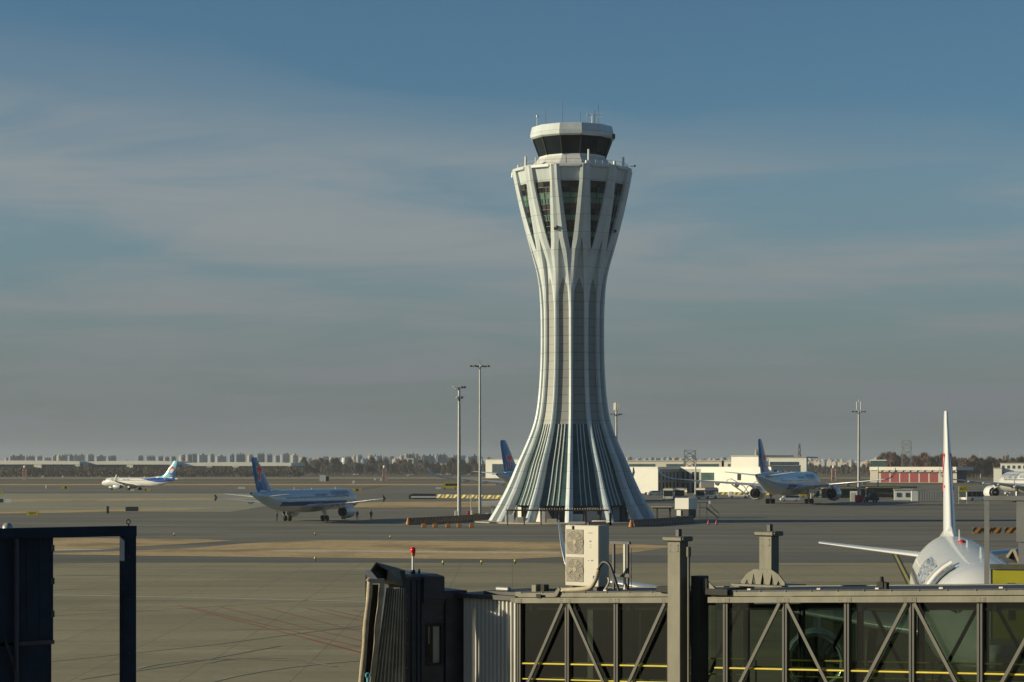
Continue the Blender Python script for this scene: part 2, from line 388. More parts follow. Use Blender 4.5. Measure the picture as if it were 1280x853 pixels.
# dry grass islands
sheet('grass_strip', [(-400, 645), (0, 642.5), (120, 640.5), (215, 638), (280, 635.5), (160, 636), (60, 638.5), (-400, 640)], .028, GM['ochre'])
sheet('grass_strip', [(-400, 628.5), (60, 627.4), (180, 625.8), (330, 624.2), (330, 622.6), (180, 622.8), (0, 624.8), (-400, 625.6)], .028, GM['ochre'])
sheet('grass_strip', [(405, 634.5), (500, 634.8), (640, 634), (640, 627.5), (520, 627.2), (450, 628.2), (405, 631)], .028, GM['ochre'])
sheet('grass_strip', [(-900, 607), (620, 607), (620, 605), (-900, 605)], .028, GM['ochre'])
sheet('grass_island', [(-500, 700), (-200, 694), (60, 688), (150, 685), (235, 680), (292, 676), (240, 674), (60, 673), (-200, 673), (-500, 675)], .028, GM['ochre'])
sheet('grass_island', [(40, 693), (170, 695), (300, 696.4), (480, 698.4), (640, 699.5), (760, 694), (800, 690), (848, 683), (800, 681), (700, 678), (560, 676.6), (420, 675.8), (372, 676.6), (300, 680), (250, 685), (160, 689)], .028, GM['ochre'])
sheet('gravel_strip', [(345, 688.2), (420, 688.4), (700, 690.6), (700, 692.6), (420, 690.4), (335, 689.6)], .036, GM['gravel'])
sheet('gravel_strip', [(20, 688.8), (60, 687.2), (150, 686.4), (120, 688), (40, 689.6)], .036, GM['gravel'])
# painted lines
ribbon('apron_edge_line', [(-200, 742), (70, 744), (260, 747.8), (460, 752.6), (700, 758)], .30, .020, line_white)
ribbon('apron_edge_line', [(-200, 701.6), (150, 702.6), (460, 705.0), (700, 706.5), (1400, 707)], .22, .020, line_yellow)
ribbon('taxiway_line', [(400, 668.4), (560, 669.6), (760, 669.6), (1300, 670.5)], .35, .020, line_white)
ribbon('taxiway_line', [(690, 664), (900, 664.6), (1300, 664)], .2, .020, line_yellow)
ribbon('taxiway_line', [(-300, 634.3), (200, 632.5), (330, 631)], .5, .032, line_yellow)
ribbon('taxiway_line', [(-900, 613.4), (200, 613.2), (600, 612.4)], 1.4, .024, line_white)
ribbon('taxiway_line', [(640, 639.4), (1300, 640.4)], .4, .020, line_yellow)
for a, b_ in (((222, 757), (470, 821)), ((236, 759), (470, 814)), ((275, 759.3), (470, 806)), ((330, 760), (470, 795)),
              ((384, 761), (470, 781)), ((406, 762), (470, 775.4)), ((440, 763), (470, 768.2))):
    ribbon('stand_hatch_line', [a, b_], .12, .020, line_red)
ribbon('stand_hatch_line', [(380, 798), (470, 822)], .12, .024, line_red)
rr = random.Random(3)
def arc(cx, cy, ra, rb, a0, a1, w):
    ribbon('tyre_mark', [(cx+ra*math.cos(R(a)), cy+rb*math.sin(R(a))) for a in range(a0, a1, 8)], w, .024, tyre)
arc(300, 850, 150, 26, -150, -30, .3); arc(330, 836, 80, 13, -150, -10, .22)
arc(640, 880, 420, 60, -170, -110, .25)
for x0, y0, x1, y1 in ((-40, 776, 470, 745), (60, 828, 470, 780), (100, 850, 350, 808), (700, 722, 1100, 716), (40, 720, 460, 714)):
    ribbon('tyre_mark', [(x0, y0), ((x0+x1)/2, (y0+y1)/2+rr.uniform(1, 4)), (x1, y1)], .16, .024, tyre)
# two pale kerbs round the tower's plinth come with the tower

# ------------------------------------------------------------------ haze
hm_ = bpy.data.materials.new('haze_air'); hm_.use_nodes = True; ht = NT(hm_); ht.t.nodes.clear()
ho = ht.n('ShaderNodeOutputMaterial'); pv = ht.n('ShaderNodeVolumePrincipled'); pv.inputs['Color'].default_value = (.72, .81, .88, 1)
pv.inputs['Density'].default_value = 0.00007; pv.inputs['Anisotropy'].default_value = .2
ht.l(pv.outputs[0], ho.inputs['Volume'])
hb = MB(); hb.boxp((-7200, -150, -1), (7200, 12600, 92)); hb.build('haze', hm_, None, 'stuff')

# ------------------------------------------------------------------ control tower
TD = 391.0; TS = FPX/TD
tw = thing('control_tower', 'tall white control tower with flared ribs, green glass skirt and dark windowed cab', 'control tower', ((715.5-640)/FPX*TD, TD, 0))
LOSA = math.degrees(math.atan2(10.54, TD))
A0 = -90 - 4.0 + 0.0                                  # direction of the rib that faces us (degrees, from +x)
def zt(py): return HC+(HZ-py)/TS
PROF = [(655, 107.5), (652, 106), (633, 94.6), (615, 85), (600, 78), (580, 69.7), (565, 62.6), (550, 56), (540, 52), (530, 48.6), (520, 46.2), (508, 44.2), (490, 42.2), (470, 40.8), (450, 40), (430, 39.7), (405, 39.7), (385, 40.1), (362, 41.6), (342, 44.6), (330, 47.6), (315, 52), (300, 56.5), (280, 62), (260, 67), (240, 71.5), (225, 74.6), (214, 76.5), (206, 76.6)]
PZ = [(zt(y), h/TS) for y, h in PROF]
def lerp(tab, z):
    if z <= tab[0][0]: return tab[0][1]
    for (a, p), (b, q) in zip(tab, tab[1:]):
        if z <= b: return p+(q-p)*(z-a)/(b-a)
    return tab[-1][1]
def smooth_lerp(tab, z): return (lerp(tab, z-.7)+2*lerp(tab, z)+lerp(tab, z+.7))/4
def Ro(z): return smooth_lerp(PZ, z) if 2 < z < zt(218) else lerp(PZ, z)
Z0, ZD, ZG, ZF = 0.0, zt(631), zt(531), zt(365)
ZA, ZW0, ZW1, ZC, ZT = zt(302), zt(316), zt(234), zt(214.5)-.5, zt(214.5)
DEPTH = [(0, 1.9), (ZD, 1.7), (zt(580), 1.15), (ZG, .8), (zt(490), .68), (ZF, .60), (zt(330), .55), (ZW0, .6), (ZW1, .75), (ZT, .75)]
HWID = [(0, .72), (ZD, .68), (zt(580), .48), (ZG, .38), (zt(470), .37), (ZF, .42)]      # rib half width, metres
def Ri(z): return (Ro(z)-lerp(DEPTH, z))
def pol(r, a, z): return (r*math.cos(R(a)), r*math.sin(R(a)), z)
def deg(w, r): return math.degrees(w/r)
def edge_in(z):                                       # inner edge of an arm = window edge (0 where no window)
    if z <= ZW0: return 0.0
    u = min(1, (z-ZW0)/(ZW1-ZW0)); return 9.8*u**.60
def edge_out(z):                                      # outer edge of rib / arm, 15 = meets its neighbour
    e0 = deg(lerp(HWID, min(z, ZF)), Ro(z))
    if z <= ZF-3.5: return e0
    if z >= ZA: return 15.0
    u = (z-(ZF-3.5))/(ZA-(ZF-3.5)); return e0+(15-e0)*u**1.35
zs = sorted(set([0, .02, ZD, ZG, ZF, ZA, ZW0, ZW1, ZC, ZT] + [zt(y) for y in range(655, 215, -4)]+[ZW0+.05, ZW0+.3, ZW0+.9]))
def rib_mesh(sg):
    """one rib with its two arms: front face, side faces going back to the core; sg is not used for shape but keeps the sides apart"""
    b = MB()
    for s in (-1, 1):
        rows = []
        for z in zs:
            ro, ri = Ro(z), Ri(z); ei, eo = edge_in(z), edge_out(z)
            mid = (ei+eo)/2
            crest = ro
            # the face is folded: highest along its middle, lower at the edges, as on the folded aluminium sheets
            fold = lerp([(0, .60), (ZG, .30), (ZF, .26), (zt(335), .16), (ZW0, .14)], z)
            if z <= ZW0:
                g = 0 if z < ZF-2 else min(1, (z-ZF+2)/(ZW0-ZF+2))
                prof = [(0, crest-fold*1.6*g**2), (eo*(.5-.0*g), crest-fold*.35*(1-g)), (eo, crest-fold*(1-.4*g))]
            else: prof = [(ei, crest-fold*1.6), (mid, crest), (eo, crest-fold*.6)]
            side_in = (ei, ri) if ei > 0 else (0, prof[0][1])
            taper = 1.0 if z > ZG else 1.0
            rows.append([pol(side_in[1], A0+s*side_in[0], z)] + [pol(r, A0+s*a, z) for a, r in prof] + [pol(ri-.25, A0+s*min(15, eo*taper), z)])
        n = len(rows[0]); vs = [p for r in rows for p in r]; fs = []
        for i in range(len(rows)-1):
            for j in range(n-1):
                if zs[i] >= ZA and j == n-2: continue
                q = (i*n+j, i*n+j+1, (i+1)*n+j+1, (i+1)*n+j)
                fs.append(q if s > 0 else q[::-1])
        b.add(vs, fs)
    # closing lintel above the window: slanted coffer and the head of the shell
    e = edge_in(ZW1)
    b.add([pol(Ri(ZW1)+.02, A0-e, ZW1), pol(Ri(ZW1)+.02, A0+e, ZW1), pol(Ro(ZC)-.62, A0+e*1.0, ZC), pol(Ro(ZC)-.62, A0-e*1.0, ZC)], [(0, 1, 2, 3)])
    b.add([pol(Ro(ZC)-.62, A0-e, ZC), pol(Ro(ZC)-.62, A0+e, ZC), pol(Ro(ZT)-.10, A0+e, ZC+.12), pol(Ro(ZT)-.10, A0-e, ZC+.12)], [(0, 1, 2, 3)])
    b.add([pol(Ro(ZT)-.10, A0-e, ZC+.12), pol(Ro(ZT)-.10, A0+e, ZC+.12), pol(Ro(ZT)-.12, A0+e, ZT+.02), pol(Ro(ZT)-.12, A0-e, ZT+.02)], [(0, 1, 2, 3)])
    return b
ribsrc = rib_mesh(1).build('rib', M['clad'], tw)
# core panels: flat facets centred between the ribs
def facet(zlist, rf, a, half, mats, b=None, sub=1):
    b = b or MB(); vs = []
    for z in zlist:
        r = rf(z)
        for k in range(sub+1):
            t = -1+2*k/sub
            p0 = Vector(pol(r, a-half, z)); p1 = Vector(pol(r, a+half, z)); vs.append(p0.lerp(p1, (t+1)/2))
    n = sub+1; fs = [(i*n+j, i*n+j+1, (i+1)*n+j+1, (i+1)*n+j) for i in range(len(zlist)-1) for j in range(sub)]
    b.add(vs, fs); return b
ZP, ZQ = zt(350), zt(382)                            # apex and springing of the pointed grey panels
zl = [z for z in zs if ZG <= z < ZQ]+[ZQ]
panelb = facet(zl, Ri, A0+15, 13, None)
vs = []; NQ = 10
for i in range(NQ+1):
    u = i/NQ; z = ZQ+(ZP-ZQ)*u; p0 = Vector(pol(Ri(z)+.035, A0+2, z)); p1 = Vector(pol(Ri(z)+.035, A0+28, z)); h = .5*(1-u**1.7)*.95
    vs += [p0.lerp(p1, .5-h), p0.lerp(p1, .5+h)]
panelb.add(vs, [(2*i, 2*i+1, 2*i+3, 2*i+2) for i in range(NQ)])
panelsrc = panelb.build('wall_panel', M['panel'], tw)
zl = [ZQ]+[z for z in zs if ZQ < z <= ZA+1.2]
capsrc = facet(zl, Ri, A0+15, 13, None).build('upper_infill', M['clad'], tw)
zl = [z for z in zs if ZD <= z <= ZG]
glasssrc = facet(zl, lambda z: Ri(z)+.05, A0+15, 14.2, None).build('skirt_glazing', M['glass_green'], tw)
finb = MB()
fz = [z for z in zs if ZD-.2 <= z <= ZG]
def finmesh(off):
    b = MB(); rings = []
    for z in fz:
        r = (Ri(z)+.05)*math.cos(R(14.2)); c = Vector(pol(r, A0+15, z)); t = Vector(pol(1, A0+15+90, 0)); o = Vector(pol(1, A0+15, 0))
        sp = .55+(Ro(z)-Ro(ZG))*.062
        p = c+t*off*sp
        w = .075
        rings.append([p-t*w, p+t*w, p+t*w*.8+o*.2, p-t*w*.8+o*.2])
    b.loft(rings, 0, False); return b
finsrc = [finmesh(k).build('glazing_fin', M['clad_plain'], tw) for k in (-1, 0, 1)]
# tall window of the upper shell: panes by floor, frame bars proud of the glass
def winmesh():
    b = MB(); nrow = 12; hs = (ZW1-ZW0-.2)/nrow; fr = MB()
    kinds = [1, 1, 0, 1, 1, 2, 0, 1, 2, 2, 0, 1, 2]
    zlst = [ZW0+.12+i*hs for i in range(nrow+1)]
    def P(z, t, o=0.0):
        r = Ri(z)+.05+o; e = max(.02, edge_in(z)-.1); return Vector(pol(r, A0-e, z)).lerp(Vector(pol(r, A0+e, z)), t)
    for i in range(nrow):
        for k in range(2):
            t0, t1 = k/2, (k+1)/2
            mi = [1, 1, 0, 1, 1, 0, 1, 2, 0, 0, 1, 2][i]
            if i in (10, 11, 6) and k == 1 and mi != 0: mi = 2 if mi == 1 else 1
            b.add([P(zlst[i], t0), P(zlst[i], t1), P(zlst[i+1], t1), P(zlst[i+1], t0)], [(0, 1, 2, 3)], mi)
    for z in zlst[1:]:
        fr.bar(P(z, 0, .05), P(z, 1, .05), .045, .10)
    for t in (.25, .5, .75) if False else (.5,):
        for i in range(nrow): fr.bar(P(zlst[i], t, .06), P(zlst[i+1], t, .06), .05, .09)
    for t in (.25, .75):
        for i in (10, 8, 5): fr.bar(P(zlst[i], t, .05), P(zlst[min(i+1, nrow)], t, .05), .05, .06)
    return b, fr
wb, frb = winmesh()
winsrc = wb.build('window', [M['pane_green'], M['pane_black'], M['pane_brown']], tw)
frsrc = frb.build('frame', M['dark_steel'], winsrc)
seam_c = MB()
for s in (-1, 1):
    pass
for k in range(1, 12):
    Mr = Matrix.Rotation(R(30*k), 4, 'Z')
    for src in [ribsrc, panelsrc, capsrc, glasssrc, winsrc]+finsrc: inst(src, tw, M=Mr)
# base: ground floor core, plinth, dark soffit
b = MB(); b.lathe([(9.6, 0.05), (9.6, ZD+.3)], 24, 0, False); b.build('base_wall', M['blue_grey'], tw)
b = MB(); b.lathe([(Ri(ZD)-.1, ZD-.05), (Ri(ZD)-.1, ZD+.1)], 12, 0, False, a0=R(A0)); b.build('soffit', M['dark'], tw)
for k in range(24):
    a = A0+15*k+7.5
    b = MB(); mm = [M['dark'], M['white'], M['dark'], M['steel'], M['dark'], M['glass_dark']][k % 6]
    b.box((0, 0, 1.45), (1.9, .12, 2.5), 0, Matrix.Rotation(R(a+90), 4, 'Z') @ Matrix.Translation((0, -9.7, 0))); b.build('base_door', mm, tw)
b = MB(); b.lathe([(17.5, 0.02), (17.5, .16), (17.3, .2)], 48, 0, False); b.build('plinth', M['tan'], tw)
# inner wall closing the shell above the windows + gallery deck
b = MB(); b.lathe([(Ro(ZT)-.02, ZT-.02), (Ro(ZT)-.1, ZT+.12), (Ro(ZT)-.7, ZT+.12), (Ro(ZT)-.8, ZT-.8), (4, ZT-.8)], 12, 0, False, a0=R(A0+15), cap=False); b.build('parapet', M['clad_plain'], tw)
DECK = ZT-.8
def ring12(r, z): return [pol(r, A0-15+30*i, z) for i in range(12)]
def cyl12(name, prof, mat, parent=tw):
    b = MB(); b.loft([ring12(r, z) for r, z in prof], 0, False, True); return b.build(name, mat, parent)
k12 = 1/TS
def zk(py): return zt(HZ-(HZ-py)*.9816)
cabm = M['clad_plain']
cyl12('cab_base', [(53*k12, DECK), (53*k12, zk(204)), (48*k12, zk(198)), (42.6*k12, zk(192.5)), (42*k12, zk(190))], cabm)
glz = cyl12('cab_glazing', [(42.2*k12, zk(190.2)), (50.4*k12, zk(168))], M['cab_glass'])
for i in range(12):
    b = MB(); b.bar(pol(42.5*k12, A0-15+30*i, zk(190.4)), pol(50.8*k12, A0-15+30*i, zk(168)), .16, .16); b.build('mullion', M['dark_steel'], glz)
cyl12('cab_roof', [(51*k12, zk(168.3)), (53.6*k12, zk(166.5)), (53.9*k12, zk(163)), (51.6*k12, zk(153.2)), (50.5*k12, zk(152.6)), (49.5*k12, zk(153.6))], M['clad'])
# equipment along the gallery: railing inside parapet, antennas
b = MB()
RG = Ro(ZT)-.9
for i in range(48): b.tube(pol(RG, i*7.5, DECK), pol(RG, i*7.5, ZT+.9), .03, n=4)
for h in (.35, .9):
    for i in range(48): b.tube(pol(RG, i*7.5, ZT+h), pol(RG, i*7.5+7.5, ZT+h), .025, n=4)
b.build('gallery_railing', M['steel'], tw)
def ant(px_, y0, y1, r, kind=0, a=None):
    x = (px_-715.5)/TS; rad = min(abs(x)+.01, RG) if kind != 2 else 0
    yy = -math.sqrt(max(0, (RG if kind < 3 else 5.5)**2-x*x)) * (1 if kind != 3 else .2)
    b = MB(); z0, z1 = zk(y0)-.5, zk(y1); b.tube((x, yy, z0), (x, yy, z1), r, r*.8, 8)
    b.build('antenna', M['clad_plain'] if r > .09 else M['dark_steel'], tw)
for q in ((657, 207, 194, .24), (648, 211, 202, .2), (777.5, 209, 194, .24), (782, 212, 203, .1), (733.5, 206, 189, .22), (641, 212, 209, .3), (669, 205, 197, .12), (706, 207, 196, .06), (731, 206, 203, .35), (735, 206, 204, .3), (766, 206, 201, .3)):
    ant(*q)
for px_, y0, y1, r in ((671.5, 153, 144, .11), (682, 152.5, 136, .03), (703, 152.5, 127, .035), (725, 152.5, 139, .03), (747.5, 152, 130, .04), (743, 152, 137, .05), (740, 152.5, 143, .16)):
    x = (px_-715.5)/TS; b = MB(); b.tube((x, -2, zk(y0)-.3), (x, -2, zt(y1+3)), r, r*.7, 6)
    if px_ == 671.5: b.tube((x, -2, zt(149)), (x, -2, zt(146.6)), .22, .18, 8)
    b.build('antenna', M['steel'] if r > .1 else M['dark_steel'], tw)
b = MB(); x = (743-715.5)/TS; z = zt(146.5)
b.tube((x-1.4, -2, z), (x+1.1, -2, z+.05), .06, n=6)
for d in (-1.4, -.7, 0, .6, 1.1): b.tube((x+d, -2.0, z-.45), (x+d, -2.0, z+.4), .035, n=4)
b.build('aerial_array', M['steel'], tw)
b = MB(); b.lathe([(.55, zk(153)), (.6, zk(151.4)), (.3, zk(150)), (.05, zk(149.4))], 12, M=Matrix.Translation(((712.5-715.5)/TS, -2, 0))); b.build('radome', M['tan'], tw)
b = MB(); b.box(((766-715.5)/TS, -3.6, zk(167)), (.5, .5, .9), bev=.08); b.build('camera_box', M['dark_steel'], tw)
b = MB(); b.tube(((787-715.5)/TS, -3, zt(211)), ((793-715.5)/TS, -4, zt(211.5)), .06); b.tube(((791.5-715.5)/TS, -4, zt(212.6)), ((792.5-715.5)/TS, -4, zt(210.4)), .14); b.build('wind_sensor', M['dark_steel'], tw)
for px_, py_ in ((695, 290), (768, 292), (692.5, 291.5)):
    x = (px_-715.5)/TS; z = zt(py_); yy = -math.sqrt(max(.1, Ro(z)**2-x*x)); b = MB(); b.box((x, yy-.1, z), (.4, .5, .45), bev=.05); b.build('camera_box', M['dark_steel'], tw)
# ------------------------------------------------------------------ aircraft
def text_mesh(s, size):
    cu = bpy.data.curves.new('lettering', 'FONT'); cu.body = s; cu.size = size; cu.align_x = 'CENTER'; cu.align_y = 'CENTER'; cu.resolution_u = 2; cu.offset = size*.012
    o = bpy.data.objects.new('lettering', cu); col.objects.link(o); dg = bpy.context.evaluated_depsgraph_get()
    me = bpy.data.meshes.new_from_object(o.evaluated_get(dg)); vs = [v.co.copy() for v in me.vertices]; fs = [tuple(p.vertices) for p in me.polygons]
    bpy.data.objects.remove(o); bpy.data.curves.remove(cu); bpy.data.meshes.remove(me)
    return vs, fs
class Body:
    """fuselage with its nose at +y, wheels on z = 0, origin midway between the main gear"""
    def __init__(s, L, r, zc, ynose, tail_up=.80, nose_k=1.5, tail_k=3.4):
        s.L, s.r, s.zc, s.yn = L, r, zc, ynose; s.Ln = nose_k*2*r; s.Lt = tail_k*2*r; s.up = tail_up
    def at(s, d):
        r, z = s.r, s.zc
        if d < s.Ln:
            u = 1-d/s.Ln; rr = r*max(0.0, 1-u**2.3)**.62; z -= .34*r*u**1.9
            return max(rr, .02), z
        t = (d-(s.L-s.Lt))/s.Lt
        if t > 0:
            rr = r*(1-.90*t**1.55); z += (r-rr)*s.up; return max(rr, .1), z
        return r, z
    def pt(s, y, ang, off=0.0):                    # ang measured from straight up, positive to starboard (+x)
        rr, z = s.at(s.yn-y); return Vector((math.sin(ang)*(rr+off), y, z+math.cos(ang)*(rr+off)))
    def mesh(s, n=32):
        b = MB(); ds = [0, .04, .12, .25]+[s.Ln*k/14 for k in range(1, 15) if s.Ln*k/14 > .3]
        d = s.Ln
        while d < s.L-s.Lt: ds.append(d); d += 1.5
        ds += [s.L-s.Lt+s.Lt*k/16 for k in range(17)]
        rings = []
        for d in sorted(set(ds)):
            rr, z = s.at(d); rings.append([(math.sin(2*PI*i/n)*rr, s.yn-d, z+math.cos(2*PI*i/n)*rr) for i in range(n)])
        b.loft(rings, 0, True, True); return b
    def patch(s, corners, off=.02, mi=0, b=None, k=4):
        """quad painted on the skin: corners as (y, angle), order around"""
        b = b or MB(); vs = []
        (ya, aa), (yb, ab), (yc, ac), (yd, ad) = corners
        for i in range(k+1):
            for j in range(k+1):
                u, v = i/k, j/k
                y = (1-v)*((1-u)*ya+u*yb)+v*((1-u)*yd+u*yc); a = (1-v)*((1-u)*aa+u*ab)+v*((1-u)*ad+u*ac)
                vs.append(s.pt(y, a, off))
        fs = [(i*(k+1)+j, (i+1)*(k+1)+j, (i+1)*(k+1)+j+1, i*(k+1)+j+1) for i in range(k) for j in range(k)]
        b.add(vs, fs, mi, True); return b
    def text(s, txt, size, y, ang, side, mat, parent, name='lettering', stretch=1.0):
        vs, fs = text_mesh(txt, size); b = MB(); out = []
        for v in vs:
            yy = y + (v.x*stretch if side > 0 else -v.x*stretch)      # starboard reads towards the nose
            rr, z = s.at(s.yn-yy); a = ang - v.y/rr
            out.append(s.pt(yy, side*a, .03))
        b.add(out, fs, 0); return b.build(name, mat, parent)
def surf(secs, mi=0, b=None, tip=True):
    """wing-like loft; each section (x, yLE, z, chord, thickness ratio, cant in degrees)"""
    b = b or MB(); rings = []
    prof = [(0, 0), (.04, .45), (.2, .95), (.4, 1), (.7, .6), (1, .03), (.7, -.35), (.4, -.6), (.2, -.65), (.04, -.35)]
    for x, y, z, c, t, ca in secs:
        n = Vector((-math.sin(R(ca)), 0, math.cos(R(ca)))) if x >= 0 else Vector((math.sin(R(ca)), 0, math.cos(R(ca))))
        rings.append([Vector((x, y-u*c, z))+n*(w*t*c*.5) for u, w in prof])
    b.loft(rings, mi, True, True); return b
def mirror(secs): return [(-x if x else -1e-4, y, z, c, t, ca) for x, y, z, c, t, ca in secs]
def wheel(parent, c, r, w, name='wheel'):
    b = MB(); Mx = Matrix.Translation(Vector(c)) @ Matrix.Rotation(R(90), 4, 'Y')
    b.lathe([(r*.6, -w/2), (r*.93, -w/2), (r, -w/4), (r, w/4), (r*.93, w/2), (r*.6, w/2)], 18, 0, True, Mx)
    b.lathe([(.02, -w*.45), (r*.6, -w*.40), (r*.6, w*.40), (.02, w*.45)], 14, 1, False, Mx)
    return b.build(name, [M['black'], M['plane_grey']], parent)
def engine(parent, x, y, z, r, L, mat):
    b = MB(); Mx = Matrix.Translation((x, y, z)) @ Matrix.Rotation(R(90), 4, 'X')     # +z of the lathe -> -y (rearwards)
    b.lathe([(r*.80, .35*r), (r*.86, .05*r), (r*.93, 0), (r*1.0, .3*r), (r*1.06, .9*r), (r*1.03, L*.55), (r*.86, L*.88), (r*.80, L*.9), (r*.74, L*.85), (r*.74, L*.5)], 28, 0, True, Mx, False)
    nac = b.build('engine', mat, parent)
    b = MB(); b.lathe([(r*.81, .3*r), (r*.865, .04*r), (r*.945, -.01), (r*.965, .12*r)], 28, 0, True, Mx, False); b.build('intake_lip', M['chrome'], nac)
    b = MB(); b.lathe([(r*.80, .5*r), (.02, .52*r)], 28, 0, False, Mx, False)
    b.lathe([(.02, .1*r), (.18*r, .3*r), (.24*r, .5*r)], 14, 1, True, Mx)
    for k in range(18):
        a = 2*PI*k/18; d = Vector((math.cos(a), math.sin(a), 0)); t = Vector((-math.sin(a), math.cos(a), 0))
        b.add([d*.2*r+t*.02*r+Vector((0, 0, .40*r)), d*.79*r+t*.10*r+Vector((0, 0, .38*r)), d*.79*r-t*.10*r+Vector((0, 0, .46*r)), d*.2*r-t*.04*r+Vector((0, 0, .46*r))], [(0, 1, 2, 3)], 2, M=Mx)
    b.build('fan', [M['dark'], M['dark_steel'], M['steel']], nac)
    b = MB(); b.lathe([(r*.74, L*.6), (r*.60, L*.62), (r*.58, L*.9), (r*.45, L*1.08), (r*.42, L*1.05), (r*.42, L*.9)], 24, 0, True, Mx, False); b.lathe([(r*.3, L*.8), (r*.28, L*1.05), (.03, L*1.3)], 16, 1, True, Mx); b.lathe([(r*.75, L*.62), (.05, L*.62)], 24, 2, False, Mx, False)
    b.build('exhaust', [M['dark_steel'], M['dark_steel'], M['dark']], nac)
    return nac
def kapok(parent, ysgn, P, mats):
    """stylised red flower with white outline painted on the fin; P(u,v,off) maps fin chord/height metres to 3-D"""
    def blob(pts, off, mi, b):
        b.add([P(u, v, off) for u, v in pts], [tuple(range(len(pts)))], mi)
    def petal(cx, cy, rx, ry, rot, g=0.0, n=16):
        o = []
        for i in range(n):
            a = 2*PI*i/n; x = math.cos(a)*(rx+g); y = math.sin(a)*(ry+g)
            o.append((cx+x*math.cos(rot)-y*math.sin(rot), cy+x*math.sin(rot)+y*math.cos(rot)))
        return o
    pet = [(-.62, .42, .22, .52, .55), (.62, .42, .22, .52, -.55), (-.28, .62, .22, .50, .2), (.28, .62, .22, .50, -.2), (0, .35, .26, .55, 0), (0, -.75, .30, .42, 0), (0, -.15, .22, .5, 0)]
    b = MB()
    for i, (x, y, a, c, r) in enumerate(pet): blob(petal(x, y, a, c, r, .09), .02+i*.0016, 0, b)
    for i, (x, y, a, c, r) in enumerate(pet): blob(petal(x, y, a, c, r), .045+i*.0016, 1, b)
    for i, x in enumerate((-.45, 0, .45)): blob(petal(x, .25, .04, .3, -x), .075+i*.0016, 0, b)
    return b.build('flower_emblem', mats, parent)

